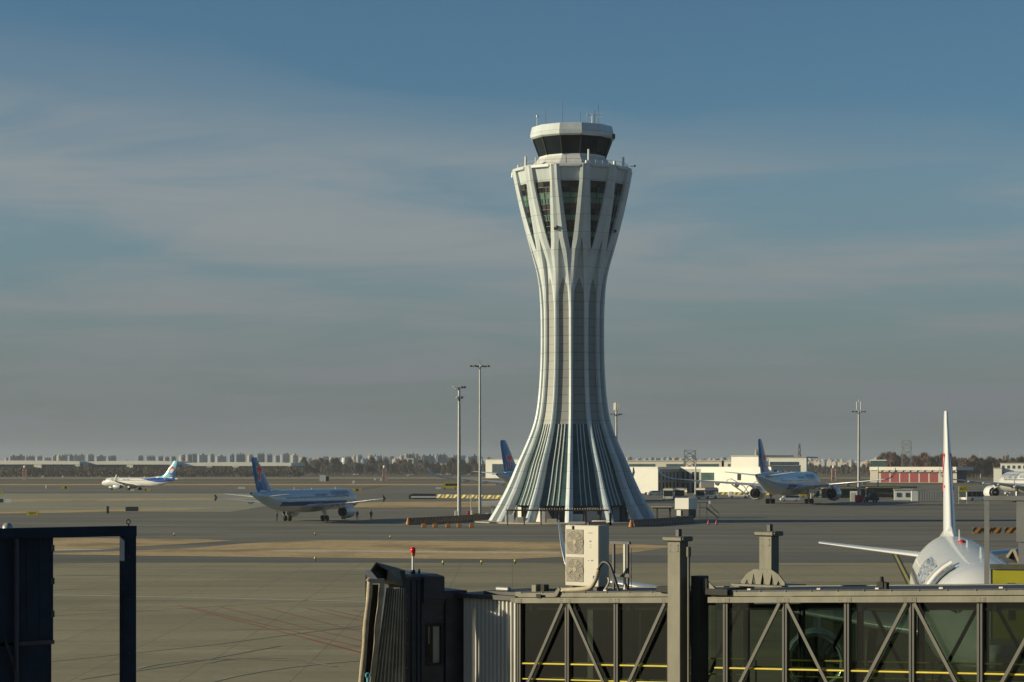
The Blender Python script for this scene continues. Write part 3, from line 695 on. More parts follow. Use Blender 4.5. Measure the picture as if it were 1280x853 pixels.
def airliner(name, label, cat, loc, az, kind='narrow', scale=1.0, group=None, L=44.5, top=(.76, .78, .78), stripe=(.02, .07, .25), belly=(.45, .46, .46),
             band=None, fade=None, finmat=None, emblem='kapok', name_txt=None, cn_txt=None, winglet='fence', sides=(1,), txt_y=0, cn_size=1.3, en_size=.85, windows=True, door_open=False, fincode=None):
    wide = kind == 'wide'
    root = thing(name, label, cat, loc, -R(az), group, scale)
    if wide: r, zc, yn, L_, half = 2.98, 5.6, 30.5, 66.8, 32.2
    elif kind == 'boeing': r, zc, yn, L_, half = 1.88, 3.45, 17.0, 39.5, 17.0
    else: r, zc, yn, L_, half = 1.98, 3.95, (16.9+5.1 if L > 40 else 12.6+5.1), L, 17.0
    B = Body(L_, r, zc, yn, .82)
    z0, z1 = band if band else (0, 0)
    lm = livery(name+'_livery', top, stripe, belly, z0, z1, fade) if band else M['plane_white']
    fus = B.mesh(40 if not wide else 36).build('fuselage', lm, root)
    # cockpit windows
    b = MB(); k = r/2.0
    yw = yn-1.75*k if not wide else yn-2.2*k
    for s in (-1, 1):
        B.patch([(yw+.25*k, s*.10), (yw-.55*k, s*.10), (yw-.65*k, s*.62), (yw+.05*k, s*.86)], .015, 0, b)
        B.patch([(yw+.0*k, s*.90), (yw-.70*k, s*.68), (yw-1.35*k, s*.80), (yw-1.05*k, s*1.08)], .015, 0, b)
        B.patch([(yw-1.12*k, s*1.10), (yw-1.42*k, s*.82), (yw-1.95*k, s*.95), (yw-1.75*k, s*1.12)], .015, 0, b)
    b.build('cockpit_window', M['glass_dark'], root)
    # cabin windows (each its own mesh), doors
    wz = 1.30 if not wide else 1.34
    if windows:
        ys = []; y = yn-B.Ln-1.3*k
        while y > yn-L_+B.Lt*.78: ys.append(y); y -= (.53 if not wide else .62)
        skip = [yn-B.Ln-.2, -1.0, .3] if not wide else []
        for s in sides:
            b0 = None
            for i, y in enumerate(ys[:49] if len(sides) > 1 else ys[:98]):
                b = MB(); h = .17 if not wide else .21; w = .13 if not wide else .17
                B.patch([(y+w, s*(wz-h/r)), (y-w, s*(wz-h/r)), (y-w, s*(wz+h/r)), (y+w, s*(wz+h/r))], .012, 0, b, 1)
                b.build('cabin_window', M['glass_dark'], root)
    dl = [yn-B.Ln-.4*k, yn-L_+B.Lt*.80] + ([yn-17.0, -10.5] if (not wide and L > 40) else []) + ([18.5, -2.0] if wide else [])
    for s in sides:
        for y in dl:
            w, za, zb = (.42, .75, 1.75) if not wide else (.55, .85, 1.72)
            b = MB(); t = .05
            for c in ([(y+w, s*za), (y+w-t, s*za), (y+w-t, s*zb), (y+w, s*zb)], [(y-w, s*za), (y-w+t, s*za), (y-w+t, s*zb), (y-w, s*zb)],
                      [(y+w, s*za), (y-w, s*za), (y-w, s*(za+.025)), (y+w, s*(za+.025))], [(y+w, s*zb), (y-w, s*zb), (y-w, s*(zb-.02)), (y+w, s*(zb-.02))]):
                B.patch(c, .016, 0, b, 3)
            b.build('door_outline', M['plane_grey'], root)
    # wings
    if wide:
        ws = [(1.5, 8.6, 4.0, 13.2, .13, 3), (3.0, 7.6, 4.2, 12.0, .13, 5), (10.0, 2.0, 5.1, 7.4, .115, 6), (22, -6.6, 6.1, 4.3, .10, 4), (28.5, -11.6, 6.7, 3.0, .10, 8), (30.4, -13.4, 7.3, 2.3, .10, 30), (31.4, -15.0, 8.3, 1.7, .10, 55), (31.8, -16.6, 9.7, .8, .10, 66)]
        hs = [(1.0, -24.6, 7.6, 6.2, .09, 5), (9.4, -30.4, 8.6, 2.3, .09, 6)]
        fs_ = [(-1.0, -20.4, 8.3, 10.5, .09), (0, -22.6, 8.6, 8.9, .09), (0, -25.0, 11.4, 7.2, .09), (0, -29.6, 16.2, 4.0, .09), (0, -30.9, 17.0, 2.6, .09)]
        fin_secs = [(-22.3, 8.35, 9.3), (-25.0, 10.8, 7.6), (-29.7, 15.9, 4.5), (-30.9, 16.9, 3.2), (-31.4, 17.1, 2.2)]
    else:
        a = 5.4 if kind != 'boeing' else 5.0
        zr = 2.75 if kind != 'boeing' else 2.35
        ws = [(1.2, a+1.0, zr, 7.2, .14, 3), (2.0, a+.4, zr+.05, 6.6, .14, 5), (6.3, a-2.0, zr+.45, 3.9, .12, 5.5), (12, a-5.0, zr+1.05, 2.7, .11, 6), (16.2, a-7.15, zr+1.5, 1.75, .10, 8)]
        if winglet == 'sharklet':
            ws = [(x, y, z+(.14 if x > 5 else 0), c, t, ca) for x, y, z, c, t, ca in ws[:-1]]+[(15.3, a-7.0, zr+1.62, 1.75, .10, 8), (16.0, a-7.5, zr+1.80, 1.55, .10, 24), (16.5, a-7.9, zr+2.2, 1.35, .10, 60), (16.75, a-8.5, zr+2.95, 1.08, .10, 78), (16.98, a-9.3, zr+4.0, .45, .10, 80)]
        else: ws += [(17.0, a-7.6, zr+1.6, 1.5, .10, 8)]
        yt = yn-L_
        hs = [(.5, yt+6.4, zc+.75, 3.9, .09, 5), (6.2, yt+3.0, zc+1.35, 1.5, .09, 6)]
        fin_secs = [(yt+8.9, zc+r-.25, 6.3), (yt+8.0, zc+r+.15, 5.9), (yt+4.9, zc+r+3.2, 4.1), (yt+2.55, zc+r+5.4, 2.45), (yt+2.2, zc+r+5.85, 2.0)]
        if kind == 'boeing':
            fin_secs = [(yt+11.5, zc+r-.15, 9.6), (yt+9.2, zc+r+.35, 7.4), (yt+7.2, zc+r+1.3, 5.6), (yt+2.6, zc+r+6.2, 2.8), (yt+2.2, zc+r+6.9, 2.0)]
    wm = M['plane_grey'] if emblem != 'phoenix' else M['plane_white']
    for s_ in (ws, mirror(ws)):
        o = surf(s_).build('wing', M['nacelle'], root)
        # flap-track fairings beneath, fences at the tip
        sx_ = 1 if s_[1][0] > 0 else -1
        for f in ((.30, .45, .62) if not wide else (.24, .40, .55, .70)):
            x = half*f; b = MB(); z = lerp([(q[0], q[2]) for q in ws], x); y = lerp([(q[0], q[1]-q[3]) for q in ws], x); kk = 1 if not wide else 1.7
            b.path([(sx_*x, y+1.6*kk, z-.15*kk), (sx_*x, y+.6*kk, z-.32*kk), (sx_*x, y-.6*kk, z-.22*kk), (sx_*x, y-1.2*kk, z-.02)], [.06*kk, .22*kk, .18*kk, .03], 8); b.build('flap_fairing', M['nacelle'], o)
        if winglet == 'fence' and not wide:
            b = MB(); b.prism([(a-7.7, zr+1.6), (a-8.7, zr+2.2), (a-9.05, zr+2.15), (a-8.9, zr+1.6), (a-9.05, zr+.95), (a-8.7, zr+1.0)], .06, 0, Matrix(((0, 0, 1, sx_*17.05), (1, 0, 0, 0), (0, 1, 0, 0), (0, 0, 0, 1)))); b.build('wingtip_fence', M['dark_steel'] if finmat is M['fin_blue'] else M['plane_white'], o)
        if winglet == 'blended':
            w2 = [(sx_*17.0, a-7.6, zr+1.6, 1.5, .09, 8), (sx_*17.5, a-8.0, zr+2.0, 1.35, .09, 60), (sx_*17.85, a-8.7, zr+3.0, 1.0, .09, 76), (sx_*18.1, a-9.6, zr+4.2, .5, .09, 80)]
            surf(w2).build('winglet', M['plane_white'], o)
    for s_ in (hs, mirror(hs)): surf(s_).build('tailplane', M['plane_white'], root)
    b = MB(); rings = []
    prof = [(0, 0), (.05, .5), (.25, 1), (.5, .85), (1, .04)]
    ring = prof + [(u, -w) for u, w in prof[-1:0:-1]]
    tk = .05 if not wide else .05
    for y, z, c in fin_secs: rings.append([(w*c*tk, y-u*c, z) for u, w in ring])
    b.loft(rings, 0, True, True)
    fin = b.build('fin', finmat or M['plane_white'], root)
    # dorsal fillet where the fin meets the spine
    yl, zl_, cl_ = fin_secs[0]
    b = MB(); b.loft([[(-.45*k, yl-cl_*.9, zl_-.15), (0, yl-cl_*.9, zl_+.55), (.45*k, yl-cl_*.9, zl_-.15)], [(-.42*k, yl-1.5, zl_-.10), (0, yl-1.5, zl_+.75*k), (.42*k, yl-1.5, zl_-.10)], [(-.02, yl+2.8*k, zl_-.02), (0, yl+2.8*k, zl_+.24), (.02, yl+2.8*k, zl_-.02)]], 0, True)
    b.build('dorsal_fillet', M['plane_white'], root)
    # belly fairing, tail cone exhaust
    b = MB(); fy = [(8.5, .35), (6.5, .85), (3, 1), (-2, 1), (-5, .8), (-7.5, .25)]
    kk = 1 if not wide else 1.65
    b.loft([[(math.sin(2*PI*i/20)*(r*.98*min(1, w*1.1)), y*kk, zc-r*.52+math.cos(2*PI*i/20)*r*.62*w) for i in range(20)] for y, w in fy], 0, True)
    b.build('belly_fairing', M['plane_grey'] if belly[0] < .6 else M['plane_white'], root)
    rr, zz_ = B.at(L_); b = MB(); b.lathe([(rr*1.02, 0), (rr*.8, .22), (rr*.55, .25), (rr*.5, .0)], 14, 0, False, Matrix.Translation((0, yn-L_, zz_)) @ Matrix.Rotation(R(90), 4, 'X')); b.build('tail_exhaust', M['dark_steel'], root)
    # engines and pylons
    if wide: ex, ey, ez, er, el = 10.5, 8.8, 2.75, 1.85, 5.6
    elif kind == 'boeing': ex, ey, ez, er, el = 4.85, 6.8, 1.55, .98, 3.9
    else: ex, ey, ez, er, el = 5.75, 7.1, 1.75, 1.12, 3.9
    for s in (-1, 1):
        nac = engine(root, s*ex, ey, ez, er, el, M['nacelle'] if not fincode else M['plane_white'])
        b = MB(); wz_ = lerp([(q[0], q[2]) for q in ws], ex); wy = lerp([(q[0], q[1]) for q in ws], ex)
        b.loft([[(s*ex-.16, ey-el*.25, ez+er*.9), (s*ex+.16, ey-el*.25, ez+er*.9), (s*ex+.16, ey-el*1.0, ez+er*.6), (s*ex-.16, ey-el*1.0, ez+er*.6)],
                [(s*ex-.14, wy+.4, wz_-.05), (s*ex+.14, wy+.4, wz_-.05), (s*ex+.14, wy-2.6*kk, wz_-.2), (s*ex-.14, wy-2.6*kk, wz_-.2)]], 0, False)
        b.build('pylon', M['nacelle'], nac)
    # landing gear
    gt = 3.8 if not wide else 5.3; wr = .58 if not wide else .68
    for s in (-1, 1):
        b = MB(); b.tube((s*gt, 0, wr), (s*gt*.93, 0, lerp([(q[0], q[2]) for q in ws], gt)), .14 if not wide else .22, .2 if not wide else .3, 10)
        b.tube((s*gt, 0, wr+.7), (s*(gt-1.4), .3, zc-r*.6), .08, n=8); b.box((s*(gt+.1), .05, zc-r-.25 if not wide else 2.9), (.06, .9*k, 1.3*k), 1)
        if wide: b.tube((s*gt, 1.0, wr), (s*gt, -1.0, wr), .16, n=8)
        g = b.build('main_gear', [M['steel'], M['plane_white']], root)
        for yy in ((0,) if not wide else (.95, -.95)):
            for d in (-.46*k, .46*k): wheel(g, (s*gt+d, yy, wr), wr, .42 if not wide else .5)
    yg = yn-5.1 if not wide else yn-5.0
    b = MB(); b.tube((0, yg, .4), (0, yg+.2, zc-r+.3), .1*k, n=8); b.tube((0, yg, .9), (0, yg+1.2, zc-r+.3), .06, n=6); b.box((-.45*k, yg+.5, zc-r-.3), (.05, 1.3, .6), 1); b.box((.45*k, yg+.5, zc-r-.3), (.05, 1.3, .6), 1)
    g = b.build('nose_gear', [M['steel'], M['plane_white']], root)
    for d in (-.25*k, .25*k): wheel(g, (d, yg, .39*k), .39*k, .24*k)
    # small things on the spine: beacon, blade aerials, satcom
    for y, h in ((yn-B.Ln-3, .35), (2.5, .25), (-5, .45)):
        b = MB(); b.loft([[(-.03, y+.25, zc+r-.03), (.03, y+.25, zc+r-.03), (.03, y-.15, zc+r-.03), (-.03, y-.15, zc+r-.03)], [(-.02, y-.02, zc+r+h), (.02, y-.02, zc+r+h), (.02, y-.15, zc+r+h), (-.02, y-.15, zc+r+h)]], 0, False); b.build('blade_aerial', M['plane_white'], root)
    b = MB(); b.lathe([(.16, 0), (.15, .08), (.03, .14)], 10, M=Matrix.Translation((0, -2.2, zc+r-.02))); b.build('beacon_lamp', M['red'], root)
    if wide:
        b = MB(); b.loft([[(-.5*w, y, zc+r-.05), (-.3*w, y, zc+r+.32*w), (.3*w, y, zc+r+.32*w), (.5*w, y, zc+r-.05)] for y, w in ((-9, .1), (-10, 1), (-12, 1), (-13.2, .1))], 0, True); b.build('satcom_fairing', M['plane_white'], root)
    # writing
    for s in sides:
        if cn_txt: B.text(cn_txt, cn_size, txt_y, 1.02 if not wide else 1.0, s, M['text_grey'], root)
        if name_txt: B.text(name_txt, en_size, txt_y-(len(cn_txt or '')*cn_size*.5+len(name_txt)*en_size*.30+1.2), 1.06 if not wide else 1.03, s, M['text_grey'], root)
    return root, B, fin, fin_secs
def fin_point(secs, tk, s):
    zt_ = [(z, y) for y, z, c in secs]; ct = [(z, c) for y, z, c in secs]
    def P(cz, cu, sc, sw=0.0):
        def f(u, v, off):
            z = cz+v*sc; y = lerp(zt_, cz)-lerp(ct, cz)*cu - u*sc*(1 if s > 0 else -1)*-1
            c = lerp(ct, z); yl = lerp(zt_, z); q = max(.02, min(.98, (yl-y)/c))
            w = lerp([(0, 0), (.05, .5), (.25, 1), (.5, .85), (1, .04)], q)
            return Vector((s*(w*c*tk+off), y, z))
        return f
    return P

south = dict(top=(.42, .54, .64), stripe=(.015, .05, .20), belly=(.52, .52, .47), finmat=M['fin_blue'], name_txt='China Southern', cn_txt='中国南方航空')  # top colour paints the sky's blue reflection onto white bodywork
EM = [M['plane_white'], M['logo_red']]
# parked jet left of the tower
D = 394.0
c = W(382.5, 652, D)
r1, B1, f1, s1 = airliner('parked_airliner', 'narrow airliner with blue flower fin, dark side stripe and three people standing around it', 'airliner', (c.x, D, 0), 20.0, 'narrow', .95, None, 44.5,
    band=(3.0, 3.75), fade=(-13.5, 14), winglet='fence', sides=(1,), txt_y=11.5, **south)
for s in (1, -1): kapok(f1, s, fin_point(s1, .05, s)(s1[2][1]-.1, .50, 1.22), EM).parent = r1
# wide-body right of the tower
D = 578.0
c = W(987, 631, D)
r2, B2, f2, s2 = airliner('wide_airliner', 'wide twin-engine airliner with blue flower fin in front of the white terminal building', 'airliner', (c.x, D, 0), 20.5, 'wide', .96, None,
    band=(4.1, 5.3), fade=(-13.5, -4.0), winglet='none', sides=(1,), txt_y=14, cn_size=1.7, en_size=1.2, **south)
for s in (1, -1): kapok(f2, s, fin_point(s2, .05, s)(11.4, .50, 1.7), EM).parent = r2
# the same type half hidden behind the tower
D = 618.0
c = W(692, 628, D)
r3, B3, f3, s3 = airliner('wide_airliner', 'airliner mostly hidden behind the tower, only blue flower fin and left wing showing', 'airliner', (c.x, D, 0), 26.0, 'wide', .97, None,
    band=(4.1, 5.3), fade=(-13.5, -4.0), winglet='none', sides=(-1,), txt_y=14, cn_size=1.7, en_size=1.2, windows=False, **south)
for s in (1, -1): kapok(f3, s, fin_point(s3, .05, s)(11.4, .50, 1.7), EM).parent = r3
# far left, taxiing
D = 905.0
c = W(168, 612, D)
r4, B4, f4, s4 = airliner('taxiing_airliner', 'white airliner with pale turquoise fin and blue rear belly, taxiing at far left', 'airliner', (c.x, D, 0), -62, 'boeing', .97, None,
    band=(1.0, 1.01), winglet='blended', sides=(-1,), top=(.72, .71, .65), stripe=(.72, .71, .65), belly=(.62, .61, .56), finmat=M['sky_blue'], name_txt='Hebei Airlines', cn_txt='河北航空', txt_y=9, cn_size=1.0, en_size=.7, emblem='round')
b = MB()                                             # blue sweep over the rear fuselage
for s in (-1, 1):
    B4.patch([(-4, s*.75), (-20.8, s*.25), (-21.5, s*2.3), (-13.5, s*1.75)], .02, 0, b, 8)
    B4.patch([(-11, s*.25), (-20.8, s*.05), (-20.8, s*.3), (-9, s*.62)], .03, 0, b, 5)
b.build('blue_sweep', M['deep_blue'], r4)
for s in (-1, 1):
    P = fin_point(s4, .05, s)(s4[3][1]-3.3, .50, 1.0); b = MB()
    circ = lambda rx, n, a0, a1: [(math.cos(R(a0+(a1-a0)*i/n))*rx, math.sin(R(a0+(a1-a0)*i/n))*rx) for i in range(n+1)]
    b.add([P(u, v, .03) for u, v in circ(1.75, 24, 0, 345)], [tuple(range(25))], 0)
    b.add([P(u, v, .05) for u, v in circ(1.75, 14, 20, 200)], [tuple(range(15))], 1)
    b.add([P(u*.62+.35, v*.75-.25, .07) for u, v in circ(1.4, 14, 20, 250)], [tuple(range(15))], 2)
    b.build('round_emblem', [M['deep_blue'], M['logo_red'], M['plane_white']], r4)
# right edge: nose and port wing of a wide jet
D = 600.0
c = W(1294, 628, D)
r5, B5, f5, s5 = airliner('wide_airliner', 'white airliner cut by the right edge, showing nose, one engine and a wing', 'airliner', (c.x, D, 0), -4.5, 'wide', .96, None,
    band=(4.9, 5.25), winglet='none', sides=(-1,), txt_y=15, cn_size=1.9, en_size=1.2, top=(.60, .60, .58), stripe=(.03, .08, .25), belly=(.52, .52, .5), cn_txt='中国国际航空公司', name_txt='AIR CHINA', fincode=1)
# near jet, nose towards us behind the glass bridge
axis_az = 180+9.0
nearfin = Vector((22.0, 112.5, 0)); hd = Vector((math.sin(R(axis_az)), math.cos(R(axis_az)), 0))
NS = 1.07
yt = (16.9+5.1)-44.5
org = nearfin - hd*((yt+7.0)*NS)
r6, B6, f6, s6 = airliner('near_airliner', 'large near white airliner facing us with tall white fin and red mark, open side door', 'airliner', (org.x, org.y, 0), axis_az, 'narrow', NS, None, 44.5,
    band=(1.9, 2.9), winglet='sharklet', sides=(1, -1), top=(.68, .68, .66), stripe=(.30, .32, .33), belly=(.45, .45, .43), cn_txt='中国国际航空公司', txt_y=4.0, cn_size=1.15, fincode=1)
B6.text('AIR CHINA', .8, 12.8, .86, 1, M['text_faint'], r6)
for o in r6.children:
    if o.name.startswith('lettering'): o.data.materials[0] = M['text_faint']
b = MB(); B6.patch([(11.9, .72), (11.3, .72), (11.3, .90), (11.9, .90)], .03, 0, b, 2); b.build('flag_decal', M['logo_red'], r6)
for s in (1, -1):
    P = fin_point(s6, .05, s)(8.5, .42, .58); b = MB()
    b.add([P(u*3.2, v, .03) for u, v in ((-.2, 2.1), (.15, 2.0), (.3, .6), (.35, -.4), (.95, -.7), (.4, -1.2), (.0, -2.4), (-.15, -1.3), (-.75, -.9), (-.3, -.3), (-.25, .8))], [tuple(range(11))], 0)
    b.build('red_emblem', M['logo_red'], r6)

# open side door of the near jet: dark opening, galley things, white door leaf swung out, blue inner lining
def door_bits():
    ya, yb, a0, a1 = 15.7, 14.6, .50, 1.45
    b = MB(); B6.patch([(ya, a0), (yb, a0), (yb, a1), (ya, a1)], .02, 0, b, 6); b.build('door_opening', M['dark'], r6)
    b = MB()
    for k in range(7):
        y = 14.8+.10*k; a = .62+.1*(k % 5); p = B6.pt(y, a, .05); b.box(p, (.10, .09, .14), k % 3)
    b.build('galley_items', [M['tan'], M['logo_red'], M['yellow']], r6)
    b = MB(); vs = []
    for i in range(7):
        a = a0+(a1-a0)*i/6; vs += [B6.pt(yb-.08, a, .05), B6.pt(yb-1.0, a, .10), B6.pt(yb-1.0, a, .22), B6.pt(yb-.08, a, .17)]
    b.loft([vs[4*i:4*i+4] for i in range(7)], 0, True); b.build('door_leaf', M['plane_white'], r6)
    b = MB(); vs = [[B6.pt(ya, a, .02), B6.pt(ya+.45, a, .03), B6.pt(ya+.45, a, .10), B6.pt(ya, a, .12)] for a in [a0+(a1-a0)*i/6 for i in range(7)]]
    b.loft(vs, 0, True); b.build('door_lining', M['blue_grey'], r6)
door_bits()
# ------------------------------------------------------------------ distant city, woods, hangars
def facade_mat(name, wall, win, sx_=3.2, sz=3.0, strength=.75):
    m, T, b = base(name)
    t = T.n('ShaderNodeTexCoord'); sp = T.n('ShaderNodeSeparateXYZ'); T.l(t.outputs['Object'], sp.inputs[0])
    geo = T.n('ShaderNodeTexCoord'); ns = T.n('ShaderNodeSeparateXYZ'); T.l(geo.outputs['Normal'], ns.inputs[0])
    u = T.m('ADD', sp.outputs[0], sp.outputs[1])
    fx = T.m('FRACT', T.m('DIVIDE', T.m('ADD', u, 1000), sx_)); fz = T.m('FRACT', T.m('DIVIDE', T.m('ADD', sp.outputs[2], 1.0), sz))
    w = T.m('MULTIPLY', T.m('MULTIPLY', T.m('GREATER_THAN', fx, .35), T.m('GREATER_THAN', fz, .45)), T.m('LESS_THAN', T.m('ABSOLUTE', ns.outputs[2]), .5))
    n = T.noise(T.coords(), .06, 3)
    cc = T.mix(T.ramp(n, .3, .7), tuple(x*.85 for x in wall), wall)
    cc = T.mix(T.m('MULTIPLY', w, strength), cc, win)
    T.l(cc, b.inputs['Base Color']); b.inputs['Roughness'].default_value = .7; return m
FM = [facade_mat('pale_apartment_facade', (.40, .37, .31), (.09, .11, .14)), facade_mat('grey_apartment_facade', (.26, .28, .31), (.09, .11, .14)),
      facade_mat('tan_apartment_facade', (.42, .34, .25), (.09, .10, .11)), facade_mat('blue_grey_apartment_facade', (.17, .21, .26), (.07, .09, .12))]
rc = random.Random(11)
def block_mesh(w, h, d, cores, mat, k):
    b = MB(); n = cores
    for i in range(n):
        cw = w/n; hh = h*rc.uniform(.93, 1.0); x = -w/2+cw*(i+.5)
        b.boxp((x-cw*.5, -d/2+rc.uniform(0, 1.5), 0), (x+cw*.5, d/2, hh))
        b.boxp((x-cw*.18, -d*.25, hh), (x+cw*.18, d*.2, hh+h*.06+1.5))
        b.boxp((x-cw*.30, -d/2-1.2, 0), (x-cw*.05, -d/2+2, hh*.97))
    return b
blk = []
for k in range(8):
    w, h, c = [(58, 48, 3), (34, 52, 2), (20, 50, 1), (80, 44, 4), (46, 40, 3), (26, 44, 2), (16, 38, 1), (60, 36, 3)][k]
    blk.append((block_mesh(w, h, 14, c, None, k), w, h))
blk_mesh = {}
def city(px_, ytop, wpx, mi, D, label, group, yaw=None, thick=14):
    s = FPX/D; h = HC+(HZ-ytop)/s; w = wpx/s
    k = rc.randrange(8); key = (k, mi)
    if key not in blk_mesh:
        o = blk[k][0].build('apartment_block', FM[mi]); blk_mesh[key] = o.data
    else:
        o = bpy.data.objects.new('apartment_block', blk_mesh[key]); col.objects.link(o)
    p = W(px_, HZ, D); o.location = (p.x, p.y, 0); o.rotation_euler = (0, 0, R(rc.choice((22, 26, 30)) if yaw is None else yaw)); o.scale = (w/blk[k][1], thick/14, h/(blk[k][2]*1.06+1))
    tag(o, label, 'apartment block', group)
LA = 'distant apartment block on the hazy skyline above the left hangars', 'apartment blocks above the left hangars'
LB = 'small distant apartment block on the skyline between the parked airliner and the tower', 'apartment blocks between parked airliner and tower'
LC = 'distant apartment block peeping over the white terminal roofs right of the tower', 'apartment blocks above the terminal roofs'
LD = 'tiny pale apartment block on the skyline around the tall mast on the right', 'apartment blocks on the right skyline'
for px_, y, w in ((9, 570, 5), (21, 568, 19), (37, 568.5, 12), (49, 569, 7), (59, 571.5, 9), (69, 568.5, 7), (79, 567.5, 15), (88, 567, 5), (98, 567, 15), (113, 567, 8), (126, 568, 13), (139, 569, 11), (158, 575, 8), (175, 569, 7), (188, 568.5, 11), (200, 569, 7), (208, 570, 6), (216, 569.5, 6), (228, 568, 7), (236, 566, 6), (242, 566.5, 7), (253, 566, 11), (264, 567, 6), (276, 568, 12), (290, 567, 8), (300, 566.5, 12), (313, 567, 6), (325, 566, 10), (336, 566.5, 7), (346, 568, 6), (356, 566, 10), (368, 567, 7)):
    city(px_, y, w, rc.choice((0, 1, 3, 3, 3)), rc.uniform(4700, 5600), *LA)
x = 376
while x < 606:
    y = {0: 570, 1: 572, 2: 568.5, 3: 567.5}[rc.randrange(4)] + (2.5 if x < 430 else 0)
    w = rc.uniform(3.5, 9); city(x, y, w, rc.choice((0, 1, 1, 3, 3, 2)), rc.uniform(4600, 5800), *LB); x += w*rc.uniform(.8, 1.3)
for px_, y, w, mi in ((512, 566.5, 12, 3), (533, 567.5, 16, 3), (550, 567, 14, 3), (520, 566, 5, 0), (563, 572, 6, 2), (588, 570, 10, 3), (610, 571, 12, 3)):
    city(px_, y, w, mi, 4550, *LB)
x = 786
while x < 1000:
    w = rc.uniform(4, 8); city(x, rc.choice((571, 571.5, 572, 573)), w, rc.choice((0, 1, 1, 2)), rc.uniform(5200, 6000), *LC); x += w*rc.uniform(1.1, 2.0)
city(947, 560.5, 6, 0, 3600, 'single taller pale apartment tower rising just left of the wide airliner fin', None, 0, 20)
x = 1002
while x < 1135:
    w = rc.uniform(2.2, 5); city(x, rc.uniform(571, 577), w, rc.choice((0, 0, 1, 2, 3)), rc.uniform(5600, 7200), *LD); x += w*rc.uniform(.7, 1.3)
x = 1004
while x < 1120:
    w = rc.uniform(2, 4); city(x, rc.uniform(575, 579), w, rc.choice((0, 0, 1, 2)), rc.uniform(4600, 5200), *LD); x += w*rc.uniform(1.0, 1.9)
city(1256.5, 566, 8, 0, 4200, 'pale apartment tower above the bare trees near the right edge', None, -20, 18)
city(1277, 568, 7, 0, 4300, 'pale apartment tower above the bare trees at the right edge', None, -20, 18)
for px_, y, w, mi in ((985, 570.5, 8, 3), (975, 571.5, 6, 3)): city(px_, y, w, mi, 4300, *LC)

# bare winter trees: individuals along the belt edges, and the far wood as one mass behind them
twig = [pm('bare_twigs', (.115, .088, .062), .9, 0, .3, .08), pm('bare_twigs_red', (.17, .095, .06), .9, 0, .25, .08), pm('bare_twigs_grey', (.13, .115, .095), .9, 0, .25, .08)]
bark = pm('bark', (.12, .10, .08), .9, 0, .2, .5)
rt = random.Random(5)
def crown_mesh(h, rx, n, shape=1.0):
    b = MB(); vs = []; fs = []
    for i in range(n):
        t = rt.random()**.8; z = h*(.18+.8*t); prof = math.sin(PI*min(1, (t*.88+.12)))**.6
        a = rt.uniform(0, 2*PI); rr = rx*prof*math.sqrt(rt.random()); p = Vector((math.cos(a)*rr, math.sin(a)*rr, z))
        d = Vector((math.cos(a)*.5*rt.random(), math.sin(a)*.5*rt.random(), 1)).normalized()*rt.uniform(.07, .16)*h
        q = Vector((rt.uniform(-1, 1), rt.uniform(-1, 1), rt.uniform(-.2, .2))).normalized()*rt.uniform(.006, .014)*h
        k = len(vs); vs += [p-q, p+q, p+d+q*.3, p+d-q*.3]; fs.append((k, k+1, k+2, k+3))
    b.add(vs, fs); return b
trees = []
for k in range(6):
    h = 10; t = MB(); t.path([(0, 0, 0), (.1, 0, h*.3), (-.1, .1, h*.62), (0, 0, h*.9)], [.18, .14, .08, .03], 6)
    for j in range(7):
        a = rt.uniform(0, 6.28); z = h*rt.uniform(.25, .6); t.path([(0, 0, z), (math.cos(a)*h*.12, math.sin(a)*h*.12, z+h*.14), (math.cos(a)*h*.18, math.sin(a)*h*.18, z+h*.33)], [.07, .05, .02], 5)
    to = t.build('trunk', bark); co_ = crown_mesh(h, h*rt.uniform(.22, .32), 900).build('crown', twig[k % 3]); trees.append((to.data, co_.data)); bpy.data.objects.remove(to); bpy.data.objects.remove(co_)
def tree(px_, D, h, k, label, group):
    r = thing('bare_tree', label, 'tree', (W(px_, HZ, D).x, D, 0), rt.uniform(0, 6), group, 1.0); r.scale = (h/10*rt.uniform(.9, 1.3),)*2 + (h/10,)
    for nm, me in zip(('trunk', 'crown'), trees[k]):
        o = bpy.data.objects.new(nm, me); col.objects.link(o); o.parent = r
for i in range(34): tree(1098+i*5.6+rt.uniform(-2, 2), rt.uniform(1720, 1900), rt.uniform(14, 20)*(1 if i < 26 else .85), rt.choice((1, 4, 0, 3)), 'reddish-brown bare tree in the wood behind the red-door station and near jet fin', 'bare trees behind the red-door station')
for i in range(40): tree(372+i*6.1+rt.uniform(-2, 2), rt.uniform(2250, 2500), rt.uniform(11, 18), rt.choice((2, 5, 0, 3)), 'grey-brown bare tree along the far side of the runway left of the tower', 'bare trees left of the tower')
for i in range(22): tree(1002+i*4.6+rt.uniform(-1, 1), rt.uniform(2300, 2600), rt.uniform(8, 13), rt.choice((2, 5, 0)), 'low bare tree beyond the runway around the tall mast', 'bare trees around the tall mast')
def wood(x0, x1, D, dd, h0, h1, n, mat, xw=None):
    vs = []; fs = []
    for i in range(n):
        px_ = rt.uniform(x0, x1); d = D+rt.uniform(0, dd); x = (px_-640)/FPX*D
        env = h0+(h1-h0)*(.5+.5*math.sin(px_*.11)*math.sin(px_*.037+1)); z = env*rt.random()**.7*.9
        q = Vector((rt.uniform(.12, .5), rt.uniform(-.2, .2), 0)); L_ = rt.uniform(1.0, 3.0)
        k = len(vs); p = Vector((x, d, z)); vs += [p-q, p+q, p+q*.2+Vector((rt.uniform(-.5, .5), 0, L_)), p-q*.2+Vector((rt.uniform(-.5, .5), 0, L_))]; fs.append((k, k+1, k+2, k+3))
    b = MB(); b.add(vs, fs); o = b.build('woodland', mat, None, 'stuff'); return o
